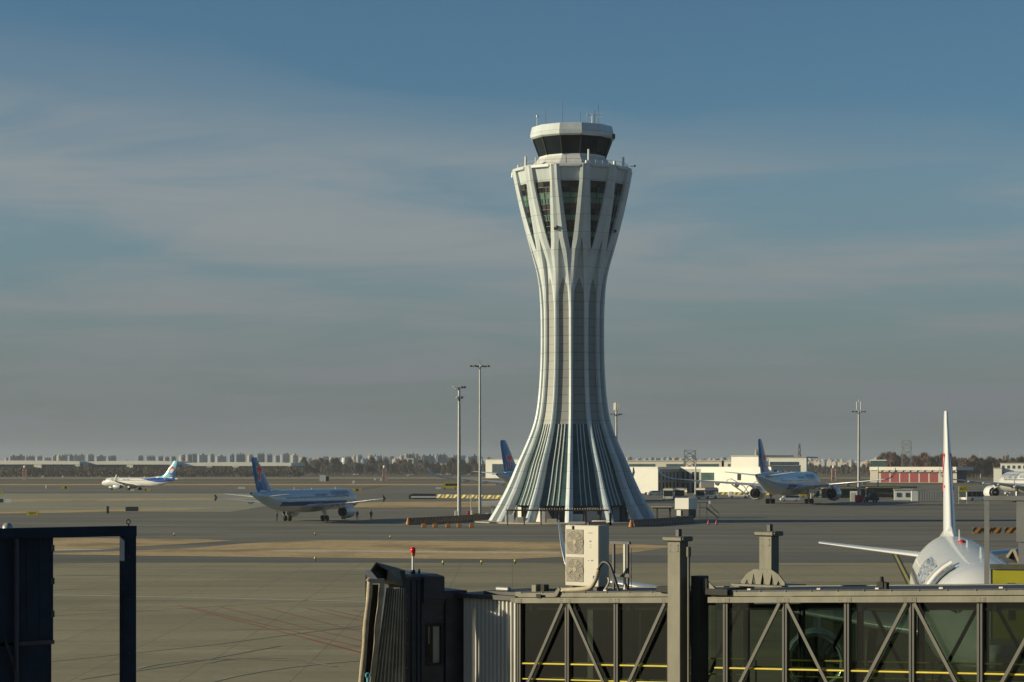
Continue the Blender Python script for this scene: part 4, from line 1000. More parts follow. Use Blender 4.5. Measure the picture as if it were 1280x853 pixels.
wood(-80, 372, 1950, 60, 7.0, 8.6, 15000, twig[0])
wood(362, 660, 2420, 90, 8, 13, 12000, twig[2])
wood(780, 1110, 2450, 60, 6, 9, 6000, twig[2])
wood(1095, 1330, 1880, 60, 12, 17, 11000, twig[1])

def wallbox(b, p0, p1, t0, t1, z0, z1, off, th=.1, mi=0):
    p0 = Vector((p0[0], p0[1], 0)); p1 = Vector((p1[0], p1[1], 0)); d = p1-p0; L_ = d.length; d /= L_; n = Vector((d.y, -d.x, 0))
    a = p0+d*L_*t0+n*off; c = p0+d*L_*t1+n*off; e = n*th
    b.loft([[v+Vector((0, 0, z)) for v in (a, c, c-e, a-e)] for z in (z0, z1)], mi, False, True)
def PD(px_, D): return ((px_-640)/FPX*D, D)
def extr(pts, z0, z1, mi=0, b=None):
    b = b or MB(); b.loft([[(x, y, z) for x, y in pts] for z in (z0, z1)], mi, False, True); return b
# long hangars left
def hangar(x0, x1, ytop, pill, label, D=2250):
    s = FPX/D; zt_ = HC+(HZ-ytop)/s; r = thing('hangar', label, 'hangar', ((x0+x1-1280)/2/FPX*D, D, 0))
    cx = (x0+x1-1280)/2/FPX*D; w = (x1-x0)/s*1.0
    r.rotation_euler[2] = R(-9)
    b = MB(); n = 12
    top = [(-w/2+w*i/n, zt_+(.9*math.sin(PI*i/n))) for i in range(n+1)]
    b.loft([[(x, y, z) for x, z in top]+[(x, y, zt_-3.0) for x, z in top[::-1]] for y in (0, 55)], 0, False); b.build('roof', M['white_wall'], r)
    b = MB(); b.boxp((-w/2+.5, 4, 0), (w/2-.5, 54, zt_-3.05)); b.build('door_wall', M['blue_grey'], r)
    for a, c in pill:
        b = MB(); b.boxp(((a-640)/s-cx, .3, 0), ((c-640)/s-cx, 8, zt_-3.02)); b.build('pillar', M['white_wall'], r)
    return r
hangar(-60, 103, 577, [(-20, -8), (43, 53), (97, 103)], 'long pale hangar at the left edge with dark doors, behind the bare hedge of trees')
hangar(107, 220, 577.2, [(107, 112.5), (158, 166), (214, 220)], 'pale hangar behind the taxiing airliner, with dark doors and curved roof edge')
hangar(225, 366, 579, [(225, 232), (257, 264), (290, 298), (318, 325), (360, 366)], 'low pale hangar behind the parked airliner fin, with bluish glass doors')
b = MB(); b.boxp((0, 0, 0), (5, 30, 13)); o = b.build('link_block', M['blue_grey']); o.location = (W(103.3, HZ, 2240).x, 2240, 0); tag(o, 'narrow dark block in the gap between the two left hangars', 'building')
# pale glazed hall left of the tower, with blue windows
p0, p1 = PD(607, 1830), PD(700, 1800)
r = thing('glazed_hall', 'pale flat-roofed hall with wide blue windows just left of the tower skirt', 'building', (0, 0, 0))
z1 = HC+(HZ-575)/1.53
b = extr([p0, p1, (p1[0]+5, p1[1]+40), (p0[0]+5, p0[1]+40)], 0, z1); b.build('wall', M['white_wall'], r)
for t0, t1 in ((.09, .30), (.33, .52), (.56, .80)):
    b = MB(); wallbox(b, p0, p1, t0, t1, 3, z1-3.4, .15, .1); w_ = b.build('window', M['glass_blue'], r)
b = MB(); wallbox(b, p0, p1, -.01, 1.01, z1-.01, z1+.7, .4, 42); b.build('roof', M['cream_wall'], r)
# low town buildings in the trees
for px_, y, w, m_, D, lab in ((431, 572, 9, 'grey_wall', 2700, 'round grey water tower among the trees behind the parked airliner'), ):
    b = MB(); s = FPX/D; z = HC+(HZ-y)/s; b.lathe([(2.2, 0), (1.8, z*.62), (4.2, z*.72), (4.2, z*.80), (2.6, z*.83), (3.4, z*.86), (3.4, z*.95), (.4, z)], 16)
    o = b.build('water_tower', M['white_wall']); o.location = (W(px_, HZ, D).x, D, 0); tag(o, lab, 'water tower')
def simple_building(name, label, cat, px0, px1, ytop, D, mat, yaw=-15, depth=14, nwin=4, floors=2, roofm='cream_wall', winm='glass_blue', base_z=0, group=None):
    s = FPX/D; w = (px1-px0)/s; h = HC+(HZ-ytop)/s
    r = thing(name, label, cat, (((px0+px1)/2-640)/s, D, 0), R(yaw), group)
    b = MB(); b.boxp((-w/2, 0, base_z), (w/2, depth, h)); b.build('wall', M[mat], r)
    b = MB(); b.boxp((-w/2-.2, -.25, h+.003), (w/2+.2, depth+.2, h+.45)); b.build('roof', M[roofm], r)
    if nwin:
        fh = (h-base_z)/floors
        src = None
        for f in range(floors):
            for i in range(nwin):
                cx_ = -w/2+w*(i+.5)/nwin
                if src is None:
                    b = MB(); b.boxp((-w/nwin*.24, -.12, -fh*.2), (w/nwin*.24, .06, fh*.24)); src = b.build('window', M[winm], r); o = src
                else: o = inst(src, r)
                o.location = (cx_, 0, base_z+fh*(f+.52))
    return r
simple_building('town_house', 'cream stepped building in the trees left of the lamp masts', 'building', 505, 517, 573.5, 2560, 'cream_wall', nwin=3, floors=4)
simple_building('town_house', 'low tan building among trees left of the thick lamp mast', 'building', 540, 563, 580, 2560, 'tan', nwin=5, floors=2)
simple_building('town_house', 'small tan brick building between the two lamp masts', 'building', 576, 588, 579, 2560, 'tan', nwin=3, floors=2)
simple_building('town_house', 'small cream building right of the white water tower', 'building', 438, 448, 581, 2560, 'cream_wall', nwin=3, floors=2)

# white terminal complex right of the tower
r = thing('terminal_building', 'long white terminal building with grey recessed windows and green glass behind the buses', 'terminal building', (0, 0, 0))
A_, Bp, C_, D_, E_ = PD(778, 807), PD(822.5, 798), PD(850, 806), PD(876, 799), PD(964, 772)
zt1 = HC-(585-583)/3.5
b = extr([A_, Bp, C_, D_, E_, (E_[0]+8, E_[1]+60), (A_[0]+8, A_[1]+60)], 0, zt1); b.build('wall', M['white_wall'], r)
b = MB()
for q0, q1 in ((A_, Bp), (Bp, C_), (C_, D_), (D_, E_)): wallbox(b, q0, q1, 0, 1, zt1+.003, zt1+.35, .1, 1)
b.build('coping', M['white_wall'], r)
b = MB(); wallbox(b, Bp, C_, .01, .99, .1, zt1-.5, .05, .1); b.build('recessed_wall', M['panel'], r)
for k in range(6):
    b = MB(); wallbox(b, Bp, C_, .05+k*.16, .105+k*.16, 4.6, zt1-1.6, .10, .1); b.build('window', M['glass_blue'], r)
    b = MB(); wallbox(b, Bp, C_, .05+k*.16, .105+k*.16, .6, 4.0, .10, .1); b.build('window', M['glass_dark'], r)
b = MB(); wallbox(b, C_, D_, .01, .99, .1, zt1-.4, .05, .1); b.build('side_wall', M['panel'], r)
for t in (.10, .32, .58, .80):
    b = MB(); wallbox(b, C_, D_, t, t+.12, 4.4, zt1-1.5, .12, .1); b.build('window', M['glass_dark'], r)
    b = MB(); wallbox(b, C_, D_, t, t+.12, .4, 3.8, .12, .1); b.build('window', M['glass_dark'], r)
b = MB(); wallbox(b, D_, E_, .005, .195, 4.7, zt1-1.7, .10, .1); b.build('window', M['glass_green'], r)
b = MB(); wallbox(b, D_, E_, .005, .195, .3, 4.5, .10, .1); b.build('entrance', M['dark'], r)
b = MB(); wallbox(b, D_, E_, .53, .58, 4.8, 7.3, .10, .1); b.build('window', M['glass_dark'], r)
def tier(label, x0, x1, ytop, ybot, D, mat='white_wall', dd=-8, win=None, roof='grey_wall', name='roof_pavilion'):
    s = FPX/D; z0, z1 = 0, HC+(HZ-ytop)/s; r_ = thing(name, label, 'building', (0, 0, 0)); p0, p1 = PD(x0, D), PD(x1, D+dd)
    b = extr([p0, p1, (p1[0]+4, p1[1]+25), (p0[0]+4, p0[1]+25)], z0, z1); b.build('wall', M[mat], r_)
    b = MB(); wallbox(b, p0, p1, -.005, 1.005, z1+.003, z1+.5, .3, 26); b.build('roof', M[roof], r_)
    for t0, t1, za, zb in (win or []):
        b = MB(); wallbox(b, p0, p1, t0, t1, HC+(HZ-za)/s, HC+(HZ-zb)/s, .12, .1); b.build('window', M['glass_blue'], r_)
    return r_
tier('long low cream upper storey with ribbon windows behind the white terminal, right of the tower', 784, 902, 577, 585, 980, 'cream_wall', -20, [(.02, .30, 583.5, 580.2), (.42, .62, 583.5, 580.2), (.70, .97, 583.5, 580.2)])
tier('small dark-sided cream block on the terminal roof line', 905, 914, 577, 585, 960, 'cream_wall', -2, [(.55, .9, 584, 580)])
tier('plain white box block standing above the terminal, left of the wide airliner fin', 914, 948, 571, 585, 930, 'white_wall', -9)
tier('white flat-roofed building with dark open loggia behind the wide airliner fin', 961, 1008, 572.5, 600, 1050, 'white_wall', -6, [(.03, .80, 582.5, 577.5)])
simple_building('depot', 'blue-grey depot hall behind the wide airliner, below the loggia building', 'building', 962, 1000, 583, 985, 'blue_grey', -8, 20, 0, 1, 'grey_wall')
# fire station with red doors
D = 1340; s = FPX/D; z1 = HC-(583.8-583)/s
r = thing('fire_station', 'cream fire station with a row of red roller doors and scalloped roof edge', 'fire station', (0, 0, 0)); p0, p1 = PD(1088, D), PD(1196, D-30)
b = extr([p0, p1, (p1[0]+4, p1[1]+26), (p0[0]+4, p0[1]+26)], 0, z1-2); b.build('wall', M['cream_wall'], r)
b = MB(); wallbox(b, p0, p1, -.003, 1.0, z1-2+.003, z1, .9, 27); b.build('roof', M['white_wall'], r)
for k in range(11):
    b = MB(); wallbox(b, p0, p1, .09+k*.083, .09+k*.083+.045, z1-2.9, z1-2.05, .7, .6); b.build('roof_bracket', M['cream_wall'], r)
b = MB(); wallbox(b, p0, p1, .10, 1.0, z1-3.6, z1-3.0, .5, .5); b.build('canopy', M['bridge_dark'], r)
for k in range(6):
    t = .125+k*.113; b = MB(); wallbox(b, p0, p1, t, t+.095, .2, z1-3.7, .12, .1); b.build('roller_door', M['red_door'], r)
tier('small glazed lookout room with flat white roof at the left end of the fire station', 1088, 1108, 576, 584, 1350, 'glass_green', -3, None, 'white_wall', 'lookout_room')
b = MB(); D = 1330; b.boxp((0, 0, 0), (7, 12, 8.6)); o = b.build('side_annex', M['blue_grey']); o.location = (W(1193, HZ, D).x, D, 0); tag(o, 'dark blue annex at the right end of the fire station', 'building')
# office at right edge
simple_building('office_building', 'white office block with dark windows and ochre panels at the right edge', 'office building', 1251, 1310, 580, 1150, 'white_wall', -20, 20, 9, 3)
r = simple_building('office_annex', 'small plain white annex left of the white office block', 'building', 1242, 1252, 586, 1150, 'white_wall', -20, 12, 0, 1)
D = 1145; s = FPX/D
for k, px_ in enumerate((1260.5, 1275)):
    pass
# lattice masts
def lattice(label, px_, ytop, ybase_z, D, w, dishes=True, taper=1.0, cat='lattice mast', nm='lattice_mast', mat='steel', bars=.14, extra=2):
    s = FPX/D; h = HC+(HZ-ytop)/s; r = thing(nm, label, cat, (W(px_, HZ, D).x, D, 0)); b = MB(); hw = w/2/s
    n = max(4, int(h/(2.2*hw)))
    P = lambda i, z: Vector(((1, 1, -1, -1)[i]*hw*(1-(1-taper)*z/h), (1, -1, -1, 1)[i]*hw*(1-(1-taper)*z/h), z))
    for i in range(4):
        b.bar(P(i, ybase_z), P(i, h), bars*1.3, bars*1.3)
        for k in range(n):
            za, zb = ybase_z+(h-ybase_z)*k/n, ybase_z+(h-ybase_z)*(k+1)/n
            b.bar(P(i, za), P((i+1) % 4, zb), bars, bars); b.bar(P(i, zb), P((i+1) % 4, zb), bars, bars)
            b.bar(P((i+1) % 4, za), P(i, zb), bars, bars)
    b.build('frame', M[mat], r)
    if dishes:
        for k in range(5):
            b = MB(); z = h*rt.uniform(.70, .97); a = rt.uniform(0, 6); b.lathe([(.05, 0), (.7, .2), (.75, .3)], 10, 0, True, Matrix.Translation((math.cos(a)*hw, math.sin(a)*hw, z)) @ Matrix.Rotation(R(80), 4, 'X')); b.build('dish', M['white'], r)
        for k in range(extra):
            b = MB(); b.tube((hw*(k*2-1), 0, h*.8), (hw*(k*2-1)*1.15, 0, h*1.06), .09); b.build('antenna', M['steel'], r)
    return r
lattice('open steel lattice mast with white dishes behind the terminal roof, right of the tower', 862, 563, 6, 900, 14)
lattice('square steel lattice training tower rising behind the red-door fire station', 1133, 551, 6, 1450, 11, True)
lattice('slender power pylon on the skyline right of the wide airliner fin', 999, 555, 0, 2300, 7, False, .3, 'pylon', 'power_pylon', 'dark_steel', .3)
lattice('red and white lattice mast with white ball lamp among the far grass at the left', 31, 586, 0, 1480, 4.5, False, .9, 'beacon mast', 'beacon_mast', 'pinkish', .13)
lattice('red and white lattice mast with white ball lamp between parked airliner and thick lamp mast', 480.5, 586, 0, 1480, 5, False, .9, 'beacon mast', 'beacon_mast', 'pinkish', .13)
lattice('red and white lattice mast with white ball lamp left of the tall right mast', 1042, 586, 0, 1480, 5, False, .9, 'beacon mast', 'beacon_mast', 'pinkish', .13)
for px_ in (31, 480.5, 1042):
    ms = [o for o in bpy.data.objects if o.name.startswith('beacon_mast') and abs(o.location.x-W(px_, HZ, 1480).x) < .1][0]
    b = MB(); h = HC+(HZ-586)/(FPX/1480)
    b.lathe([(.05, h), (.75, h+.4), (1.0, h+1.1), (.75, h+1.9), (.05, h+2.2)], 12); b.build('ball_lamp', M['white'], ms)
    for z0, z1 in ((1.0, 2.6), (4.2, 5.6)): 
        b = MB(); b.boxp((-1.25, -1.25, z0), (1.25, -1.1, z1)); b.boxp((-1.25, 1.1, z0), (1.25, 1.25, z1)); b.build('panel', M['cream_wall'], ms) if z0 < 2 else None

# lamp masts on the apron
def lampmast(label, px_, yb, yt, w_px, head, D=None):
    D = D or GD(yb); s = FPX/D; h = HC+(HZ-yt)/s; r = thing('lamp_mast', label, 'lamp mast', (W(px_, HZ, D).x, D, 0)); rad = w_px/s/2
    b = MB(); b.tube((0, 0, 0), (0, 0, h), rad*1.15, rad*.62, 12); b.build('pole', M['steel'], r)
    b = MB(); b.box((0, 0, .12), (rad*4, rad*4, .24), bev=.05); b.build('footing', M['grey_wall'], r)
    if head in ('ring', 'cross'):
        b = MB(); rr_ = 1.5; n = 12
        for i in range(n): b.tube((math.cos(i*PI/6)*rr_, math.sin(i*PI/6)*rr_, h-.3), (math.cos((i+1)*PI/6)*rr_, math.sin((i+1)*PI/6)*rr_, h-.3), .06, n=5)
        for i in range(4): b.tube((math.cos(i*PI/2)*rr_, math.sin(i*PI/2)*rr_, h-.3), (0, 0, h-.5), .05, n=5)
        b.tube((0, 0, h), (0, 0, h+1.0), .03, n=4)
        rg = b.build('head_ring', M['dark_steel'], r)
        for i in range(8):
            a = i*PI/4+.2; b = MB(); b.box((math.cos(a)*(rr_+.25), math.sin(a)*(rr_+.25), h-.3), (.5, .45, .3), rz=a, bev=.05); b.build('floodlight', M['dark_steel'] if i % 3 else M['ac'], rg)
    if head == 'cross':
        for d in (-.55, 0, .55):
            b = MB(); b.tube((d, 0, h+.2), (d, 0, h+2.4+(d == 0)*.6), .12 if d else .07, n=8); b.build('antenna', M['white'], r)
    if head == 'cams':
        b = MB(); b.bar((-1.1, 0, h), (1.1, 0, h), .12, .12); b.bar((-1.0, 0, h-1.7), (1.0, 0, h-1.7), .08, .08)
        arm = b.build('cross_arm', M['dark_steel'], r)
        for x, z in ((-1.0, .15), (-.6, -.15), (.55, .1), (1.05, .1), (-.4, -1.8), (.5, -1.9), (0, -2.3)):
            b = MB(); b.box((x, -.2, h+z), (.42, .6, .38), bev=.05); b.build('camera', M['white'] if x < 0 else M['dark_steel'], arm)
    if head == 'cell':
        b = MB(); b.tube((0, 0, h-3.6), (0, 0, h-3.45), 1.3, 1.3, 12); hd_ = b.build('platform', M['dark_steel'], r)
        for k in range(6):
            a = k*PI/3; b = MB(); b.box((math.cos(a)*.75, math.sin(a)*.75, h-1.2), (.18, .38, 2.0), rz=a, bev=.05); b.build('antenna_panel', M['white'], hd_)
        for k in range(6):
            a = k*PI/3; b = MB(); b.box((math.cos(a)*1.45, math.sin(a)*1.45, h-3.3), (.4, .4, .35), rz=a, bev=.05); b.build('floodlight', M['dark_steel'], hd_)
    return r
lampmast('tallest white lamp mast with a ring of floodlights, left of the tower', 600, 645.5, 456, 3.2, 'ring')
lampmast('thick grey lamp mast with cameras on cross arms, left of the tallest mast', 574, 646.5, 485, 4.5, 'cams')
lampmast('mast topped with white cell antennas, rising behind the right shoulder of the tower skirt', 770.5, 627, 503, 3.4, 'cell')
rm = lampmast('tall grey mast with floodlight ring and antennas, right of the wide airliner', 1073.5, 628, 513.5, 3.5, 'cross')
b = MB(); b.box((0, 0, 1.0), (1.9, 1.9, 1.9), bev=.1); b.build('base_guard', M['red'], rm)
lampmast('thin short lamp post in front of the fire station', 1097.5, 610, 583, 2.0, 'none', 940)
lampmast('thin forked lamp post in front of the white terminal', 869.5, 618, 577, 2.4, 'none', 760)
lampmast('short thin post with round lamp between the two lamp masts', 589, 645, 617, 1.3, 'none')
lampmast('very thin pole on the right skyline above the bare trees', 1226, 598, 564, 1.0, 'none')

# ------------------------------------------------------------------ apron equipment
def stripes_mat(name, a, b_, w=1.0):
    m, T, b = base(name); t = T.n('ShaderNodeTexCoord'); sp = T.n('ShaderNodeSeparateXYZ'); T.l(t.outputs['Object'], sp.inputs[0])
    q = T.m('FRACT', T.m('DIVIDE', T.m('ADD', T.m('ADD', sp.outputs[0], T.m('MULTIPLY', sp.outputs[2], -.9)), 500), w))
    n = T.noise(T.coords(), 2.0, 4)
    cc = T.mix(T.m('LESS_THAN', q, .5), a, b_); cc = T.mix(T.m('MULTIPLY', T.ramp(n, .4, .7), .3), cc, (.06, .05, .04))
    T.l(cc, b.inputs['Base Color']); b.inputs['Roughness'].default_value = .6; return m
M['str_or'] = stripes_mat('orange_black_stripes', (.60, .25, .04), (.025, .022, .02), 1.1)
M['str_dk'] = stripes_mat('dark_orange_stripes', (.22, .10, .03), (.025, .022, .02), 1.0)
M['str_ye'] = stripes_mat('yellow_black_stripes', (.50, .40, .04), (.03, .03, .03), 2.4)
def local_line(p0, p1):
    p0 = Vector(p0); p1 = Vector(p1); d = p1-p0; return p0, math.atan2(d.y, d.x), d.length
def barrier(name, label, cat, a, b_, h, th, mat, seg=1.5, end=None):
    p0, rz, L_ = local_line(a, b_); r = thing(name, label, cat, p0, rz); n = max(1, round(L_/seg)); sg = L_/n
    src = None
    for i in range(min(n, 60)):
        if src is None:
            m = MB(); m.loft([[(x0, y, z) for y, z in ((-th/2, 0), (-th/2, .15), (-th*.28, h*.45), (-th*.2, h), (th*.2, h), (th*.28, h*.45), (th/2, .15), (th/2, 0))] for x0 in (.03, sg-.03)], 0, False); src = m.build('section', mat, r); o = src
        else: o = inst(src, r)
        o.location = (i*sg, 0, 0)
    return r
barrier('striped_barrier', 'long dark orange-striped barrier running from an orange cone to the left foot of the tower', 'barrier', G(512, 656.5), G(618, 650.0), 1.15, .7, M['str_dk'])
barrier('striped_barrier', 'dark orange-striped barrier in front of the white plant box, right foot of the tower', 'barrier', G(791, 659), G(866, 653.5), 1.15, .7, M['str_dk'])
barrier('striped_barrier', 'short bright orange and black striped barrier on the taxiway at right', 'barrier', G(1216, 667), G(1252, 667), .85, .6, M['str_or'], 1.6)
barrier('striped_barrier', 'bright orange and black striped barrier partly behind the grey frame at the right edge', 'barrier', G(1256, 667), G(1290, 667), .85, .6, M['str_or'], 1.6)
barrier('striped_kerb', 'low yellow and black striped barrier beyond the lamp masts, left of the tower', 'barrier', G(545, 622.5), G(640, 624), 1.1, .8, M['str_ye'], 4)
barrier('striped_kerb', 'low yellow and black striped barrier along the foot of the white terminal, right part', 'barrier', G(892, 618.5), G(962, 619), .9, .7, M['str_ye'], 4)
barrier('striped_kerb', 'low yellow and black striped barrier along the foot of the white terminal, beside the tower', 'barrier', G(806, 619), G(845, 619), .9, .7, M['str_ye'], 4)
def cone(label, px_, py_, h, mat='orange', w=.5, group=None):
    r = thing('traffic_cone', label, 'traffic cone', G(px_, py_), 0, group)
    b = MB(); b.box((0, 0, .04), (w*1.1, w*1.1, .08)); b.build('foot', M['black'], r)
    b = MB(); b.lathe([(w*.42, .08), (w*.12, h)], 12); b.build('cone_body', M[mat], r)
cone('large orange cone at the left end of the left striped barrier', 510.5, 656.5, 1.2, 'orange', 1.1)
cone('large orange cone at the left end of the right striped barrier', 789, 659.5, 1.2, 'orange', 1.1)
cone('small red cone right of the metal steps, left of the pair', 885.5, 656, .75, 'red')
cone('small red cone right of the metal steps, right of the pair', 895.5, 656, .75, 'red')
for i, (px_, nm) in enumerate(((530, 'leftmost'), (544, 'second from the left'), (560, 'middle'), (574, 'fourth from the left'), (589.5, 'rightmost'))):
    r = thing('orange_block', 'small orange ballast block on the taxiway, %s in the row of five' % nm, 'ballast block', G(px_, 659.8), 0, 'orange blocks in a row')
    b = MB(); b.box((0, 0, .32), (.75, .5, .62), bev=.08); b.build('body', M['orange'], r)
    b = MB(); b.box((0, 0, .69), (.3, .2, .1), bev=.02); b.build('handle', M['dark_steel'], r)
for i in range(5):
    if i < 4:
        pass
# yellow taxiway signs, white boxes
def tsign(label, px_, py_, wpx, hpx, txt, mat='yellow', tm='black', cat='taxiway sign', dark=None, nm='taxiway_sign', side=None):
    D = GD(py_); s = FPX/D; w, h = wpx/s, hpx/s; r = thing(nm, label, cat, G(px_, py_))
    b = MB(); b.box((0, 0, h*.5+.15), (w, .25, h), 0); b.build('panel', M[mat], r)
    b = MB(); b.boxp((-w*.4, -.05, 0), (-w*.36, .05, .15)); b.boxp((w*.36, -.05, 0), (w*.4, .05, .15)); b.build('leg', M['steel'], r)
    if dark:
        b = MB(); b.boxp((w*dark[0], -.16, .16), (w*dark[1], -.13, h+.14)); b.build('panel', M['dark'], r)
    if txt:
        vs, fs = text_mesh(txt, h*.8); b = MB(); b.add([(v.x, -.14, h*.5+.15+v.y) for v in vs], fs); b.build('lettering', M[tm], r)
tsign('yellow taxiway sign with black letters at the near left grass edge', 40.5, 645.5, 15, 5, 'A7 F')
tsign('pair of yellow taxiway sign panels with a black middle, far left', 82, 611.5, 11, 3, None, dark=(-.12, .12))
tsign('yellow taxiway sign cut by the left edge of the view', 0, 618.5, 7, 3.4, 'B')
tsign('white and dark blue box sign at the left edge', 7, 629, 15, 4.5, None, 'white', dark=(-.5, -.2))
tsign('dark taxiway sign with white end near the left grass strip', 165, 640, 16, 5.5, None, 'dark', dark=None)
tsign('white end panel of the dark taxiway sign near the left grass strip', 158.8, 639.9, 2.2, 6, None, 'white')
tsign('white panel sign under the taxiing airliner', 165.5, 614.5, 5, 2.6, None, 'white')
tsign('bright yellow panel sign under the taxiing airliner tail', 185.5, 614.6, 6, 3, None, dark=(-.7, -.5))
tsign('long white panel sign left of the parked airliner fin', 302, 611.8, 9, 2.6, None, 'white')
tsign('yellow taxiway sign with black arrow block above the parked airliner nose', 446, 614.6, 12, 3, None, dark=(-.1, .15))
tsign('white panel sign left of the small yellow car on the far taxiway', 548, 612, 7, 2.4, None, 'white')
tsign('yellow panel sign beside the small yellow car on the far taxiway', 569, 612, 6, 2.6, None)
b = MB(); b.boxp((-2.2, 0, .5), (1.6, 3.5, 4.1)); b.boxp((1.6, .3, .5), (3.4, 3.3, 3.4), 1); b.tube((-1, 0, 0), (-1, 0, .6), .15); b.tube((1, 0, 0), (1, 0, .6), .15)
o = b.build('equipment_cabin', [M['white'], M['dark']]); o.location = G(404, 602.6); tag(o, 'small white equipment cabin in the far grass above the parked airliner', 'equipment cabin')
for px_, py_, lab in ((53.5, 597, 'tiny white marker box in the far left grass, left of a pair'), (78.5, 597, 'tiny white marker box in the far left grass, right of a pair'), (58, 611, 'white marker post beside the far left taxiway'), (442.5, 604.5, 'white marker box above the parked airliner nose'), (469, 600.8, 'white marker box left of the beacon mast'), (476.5, 601.5, 'white box at the foot of the beacon mast'), (510, 595.5, 'tiny white marker box far beyond the lamp masts'), (351.5, 596, 'tiny white marker box behind the parked airliner fin'), (134.5, 642, 'dark marker post at the near left grass strip')):
    D = GD(py_); b = MB(); b.box((0, 0, .75), (1.3 if 'post' not in lab else .5, .8, 1.5), bev=.1); b.tube((0, 0, 0), (0, 0, .2), .1)
    o = b.build('marker_post' if 'post' in lab else 'marker_box', M['dark'] if 'dark' in lab else M['white']); o.location = G(px_, py_); tag(o, lab, 'marker')
    if D < 500: o.scale = (1, 1, 1.0)
for px_, py_ in ((553.5, 0), (602, 0), (643, 0)):
    pass
for i, (px_, py_) in enumerate(((488, 674), (554, 707), (602, 706.5), (644, 705.5), (394, 702), (218, 670.5), (18+376, 670))):
    b = MB(); b.tube((0, 0, 0), (0, 0, .22), .05, .05, 6, 0); b.tube((0, 0, .22), (0, 0, .36), .10, .07, 8, 1); o = b.build('edge_light', [M['dark_steel'], M['yellow']]); o.location = G(px_, py_); o.scale = (1.3, 1.3, 1.3)
    tag(o, 'small stubby edge light on the taxiway shoulder between grass island and near apron' if py_ > 700 else 'small stubby edge light on the dark taxiway beyond the grass island', 'edge light', 'edge lights on the near shoulder' if py_ > 700 else 'edge lights beyond the island')
# low dark deflector ramp and canopies by the masts
r = thing('ramp_wall', 'low dark ramp wall with white edge beyond the lamp masts', 'ramp', G(528, 624)); s = FPX/GD(624)
b = MB(); b.loft([[(-17/s, y, 0), (-17/s, y, 1.1), (-12/s, y, 1.6), (17/s, y, 1.5), (17/s, y, 0)] for y in (0, 2.5)], 0, False); b.build('wall', M['dark'], r)
b = MB(); b.boxp((-14/s, -.3, .35), (17/s, -.02, .85)); b.build('white_edge', M['white'], r)
r = thing('white_canopy', 'flat white canopy roof on posts between the tallest mast and the tower foot', 'canopy', G(612, 645)); s = FPX/GD(645)
b = MB(); b.loft([[(-17/s, 0, 2.75), (-11/s, 0, 2.0), (14/s, 0, 2.0), (14/s, 0, 2.9)], [(-17/s, 5, 2.75), (-11/s, 5, 2.0), (14/s, 5, 2.0), (14/s, 5, 2.9)]], 0, False); b.build('roof', M['white'], r)
for x in (3, 6, 12):
    b = MB(); b.boxp((x/s-.14, 1, 0), (x/s+.14, 1.3, 2.0)); b.build('post', M['white'], r)
def cabinet(nm, label, px_, py_, w, d, h, mat, cat='cabinet', yaw=0, legs=False):
    r = thing(nm, label, cat, G(px_, py_), R(yaw)); b = MB(); b.box((0, 0, h/2+.08), (w, d, h), bev=.04); b.build('body', M[mat], r)
    b = MB(); b.boxp((-w/2+.05, -d/2-.03, .1), (w/2-.05, -d/2-.005, h*.94)); b.build('door', M[mat], r)
    b = MB(); b.boxp((-w/2, -d/2, 0), (w/2, d/2, .085)); b.build('plinth', M['dark'], r); return r
cabinet('electric_cabinet', 'white electric cabinet at the foot of the thick lamp mast', 569.8, 646.5, .45*1.0, .5, 1.1, 'white')
cabinet('red_cabinet', 'red fire cabinet on the plinth between lamp mast and tower foot', 585.6, 646.6, .55, .5, 1.1, 'red')
cabinet('white_cabinet', 'small white cabinet right of the red fire cabinet', 589.8, 646.0, .35, .4, 1.1, 'white')
cabinet('yellow_bin', 'low yellow bin between the tallest mast and tower foot', 596, 646.5, .9, .6, .7, 'yellow', 'bin')
cabinet('pale_bin', 'pale box on the ground just left of the tower foot', 609, 646.5, .6, .5, .7, 'white', 'bin')
# timber pergolas at the foot of the tower
def pergola(label, x0, x1, yb, posts, h=2.35):
    D = GD(yb); s = FPX/D; r = thing('pergola', label, 'pergola', G((x0+x1)/2, yb)); c = (x0+x1)/2
    for px_ in posts:
        b = MB(); b.boxp(((px_-c)/s-.09, -.09, 0), ((px_-c)/s+.09, .09, h)); b.build('post', M['wood'], r)
        b = MB(); b.boxp(((px_-c)/s-.09, 2.4, 0), ((px_-c)/s+.09, 2.6, h)); b.build('post', M['wood'], r)
    b = MB(); b.boxp(((x0-c)/s, -.06, h+.003), ((x1-c)/s, .06, h+.2)); b.boxp(((x0-c)/s, 2.44, h+.003), ((x1-c)/s, 2.56, h+.2)); b.build('beam', M['wood'], r)
    b = MB(); n = int((x1-x0)/s/.42)
    for i in range(n+1):
        x = (x0-c)/s+i*.42; b.bar((x, -.45, h+.25), (x, 2.95, h+.42), .07, .1)
    b.build('slats', M['tan'], r)
pergola('long brown timber pergola across the front of the tower foot', 632.5, 761, 657, (634.5, 655.5, 676.5, 698.5, 731, 752))
pergola('short timber pergola right of the tower foot, left of the white plant box', 816, 842, 650, (822, 838), 2.0)
for i, px_ in enumerate((637, 650, 678, 690, 722, 745)):
    cabinet('planter_box' if i % 2 else 'vending_box', ('pale box under the long pergola, number %s from the left' % ('one', 'two', 'three', 'four', 'five', 'six')[i]), px_, 654.6, (1.5, 1.2, .9, 1.6, 1.8, 1.2)[i], .7, (1.4, 1.0, 1.9, .7, 1.5, 1.4)[i], ('white', 'cream_wall')[i % 2], 'box')
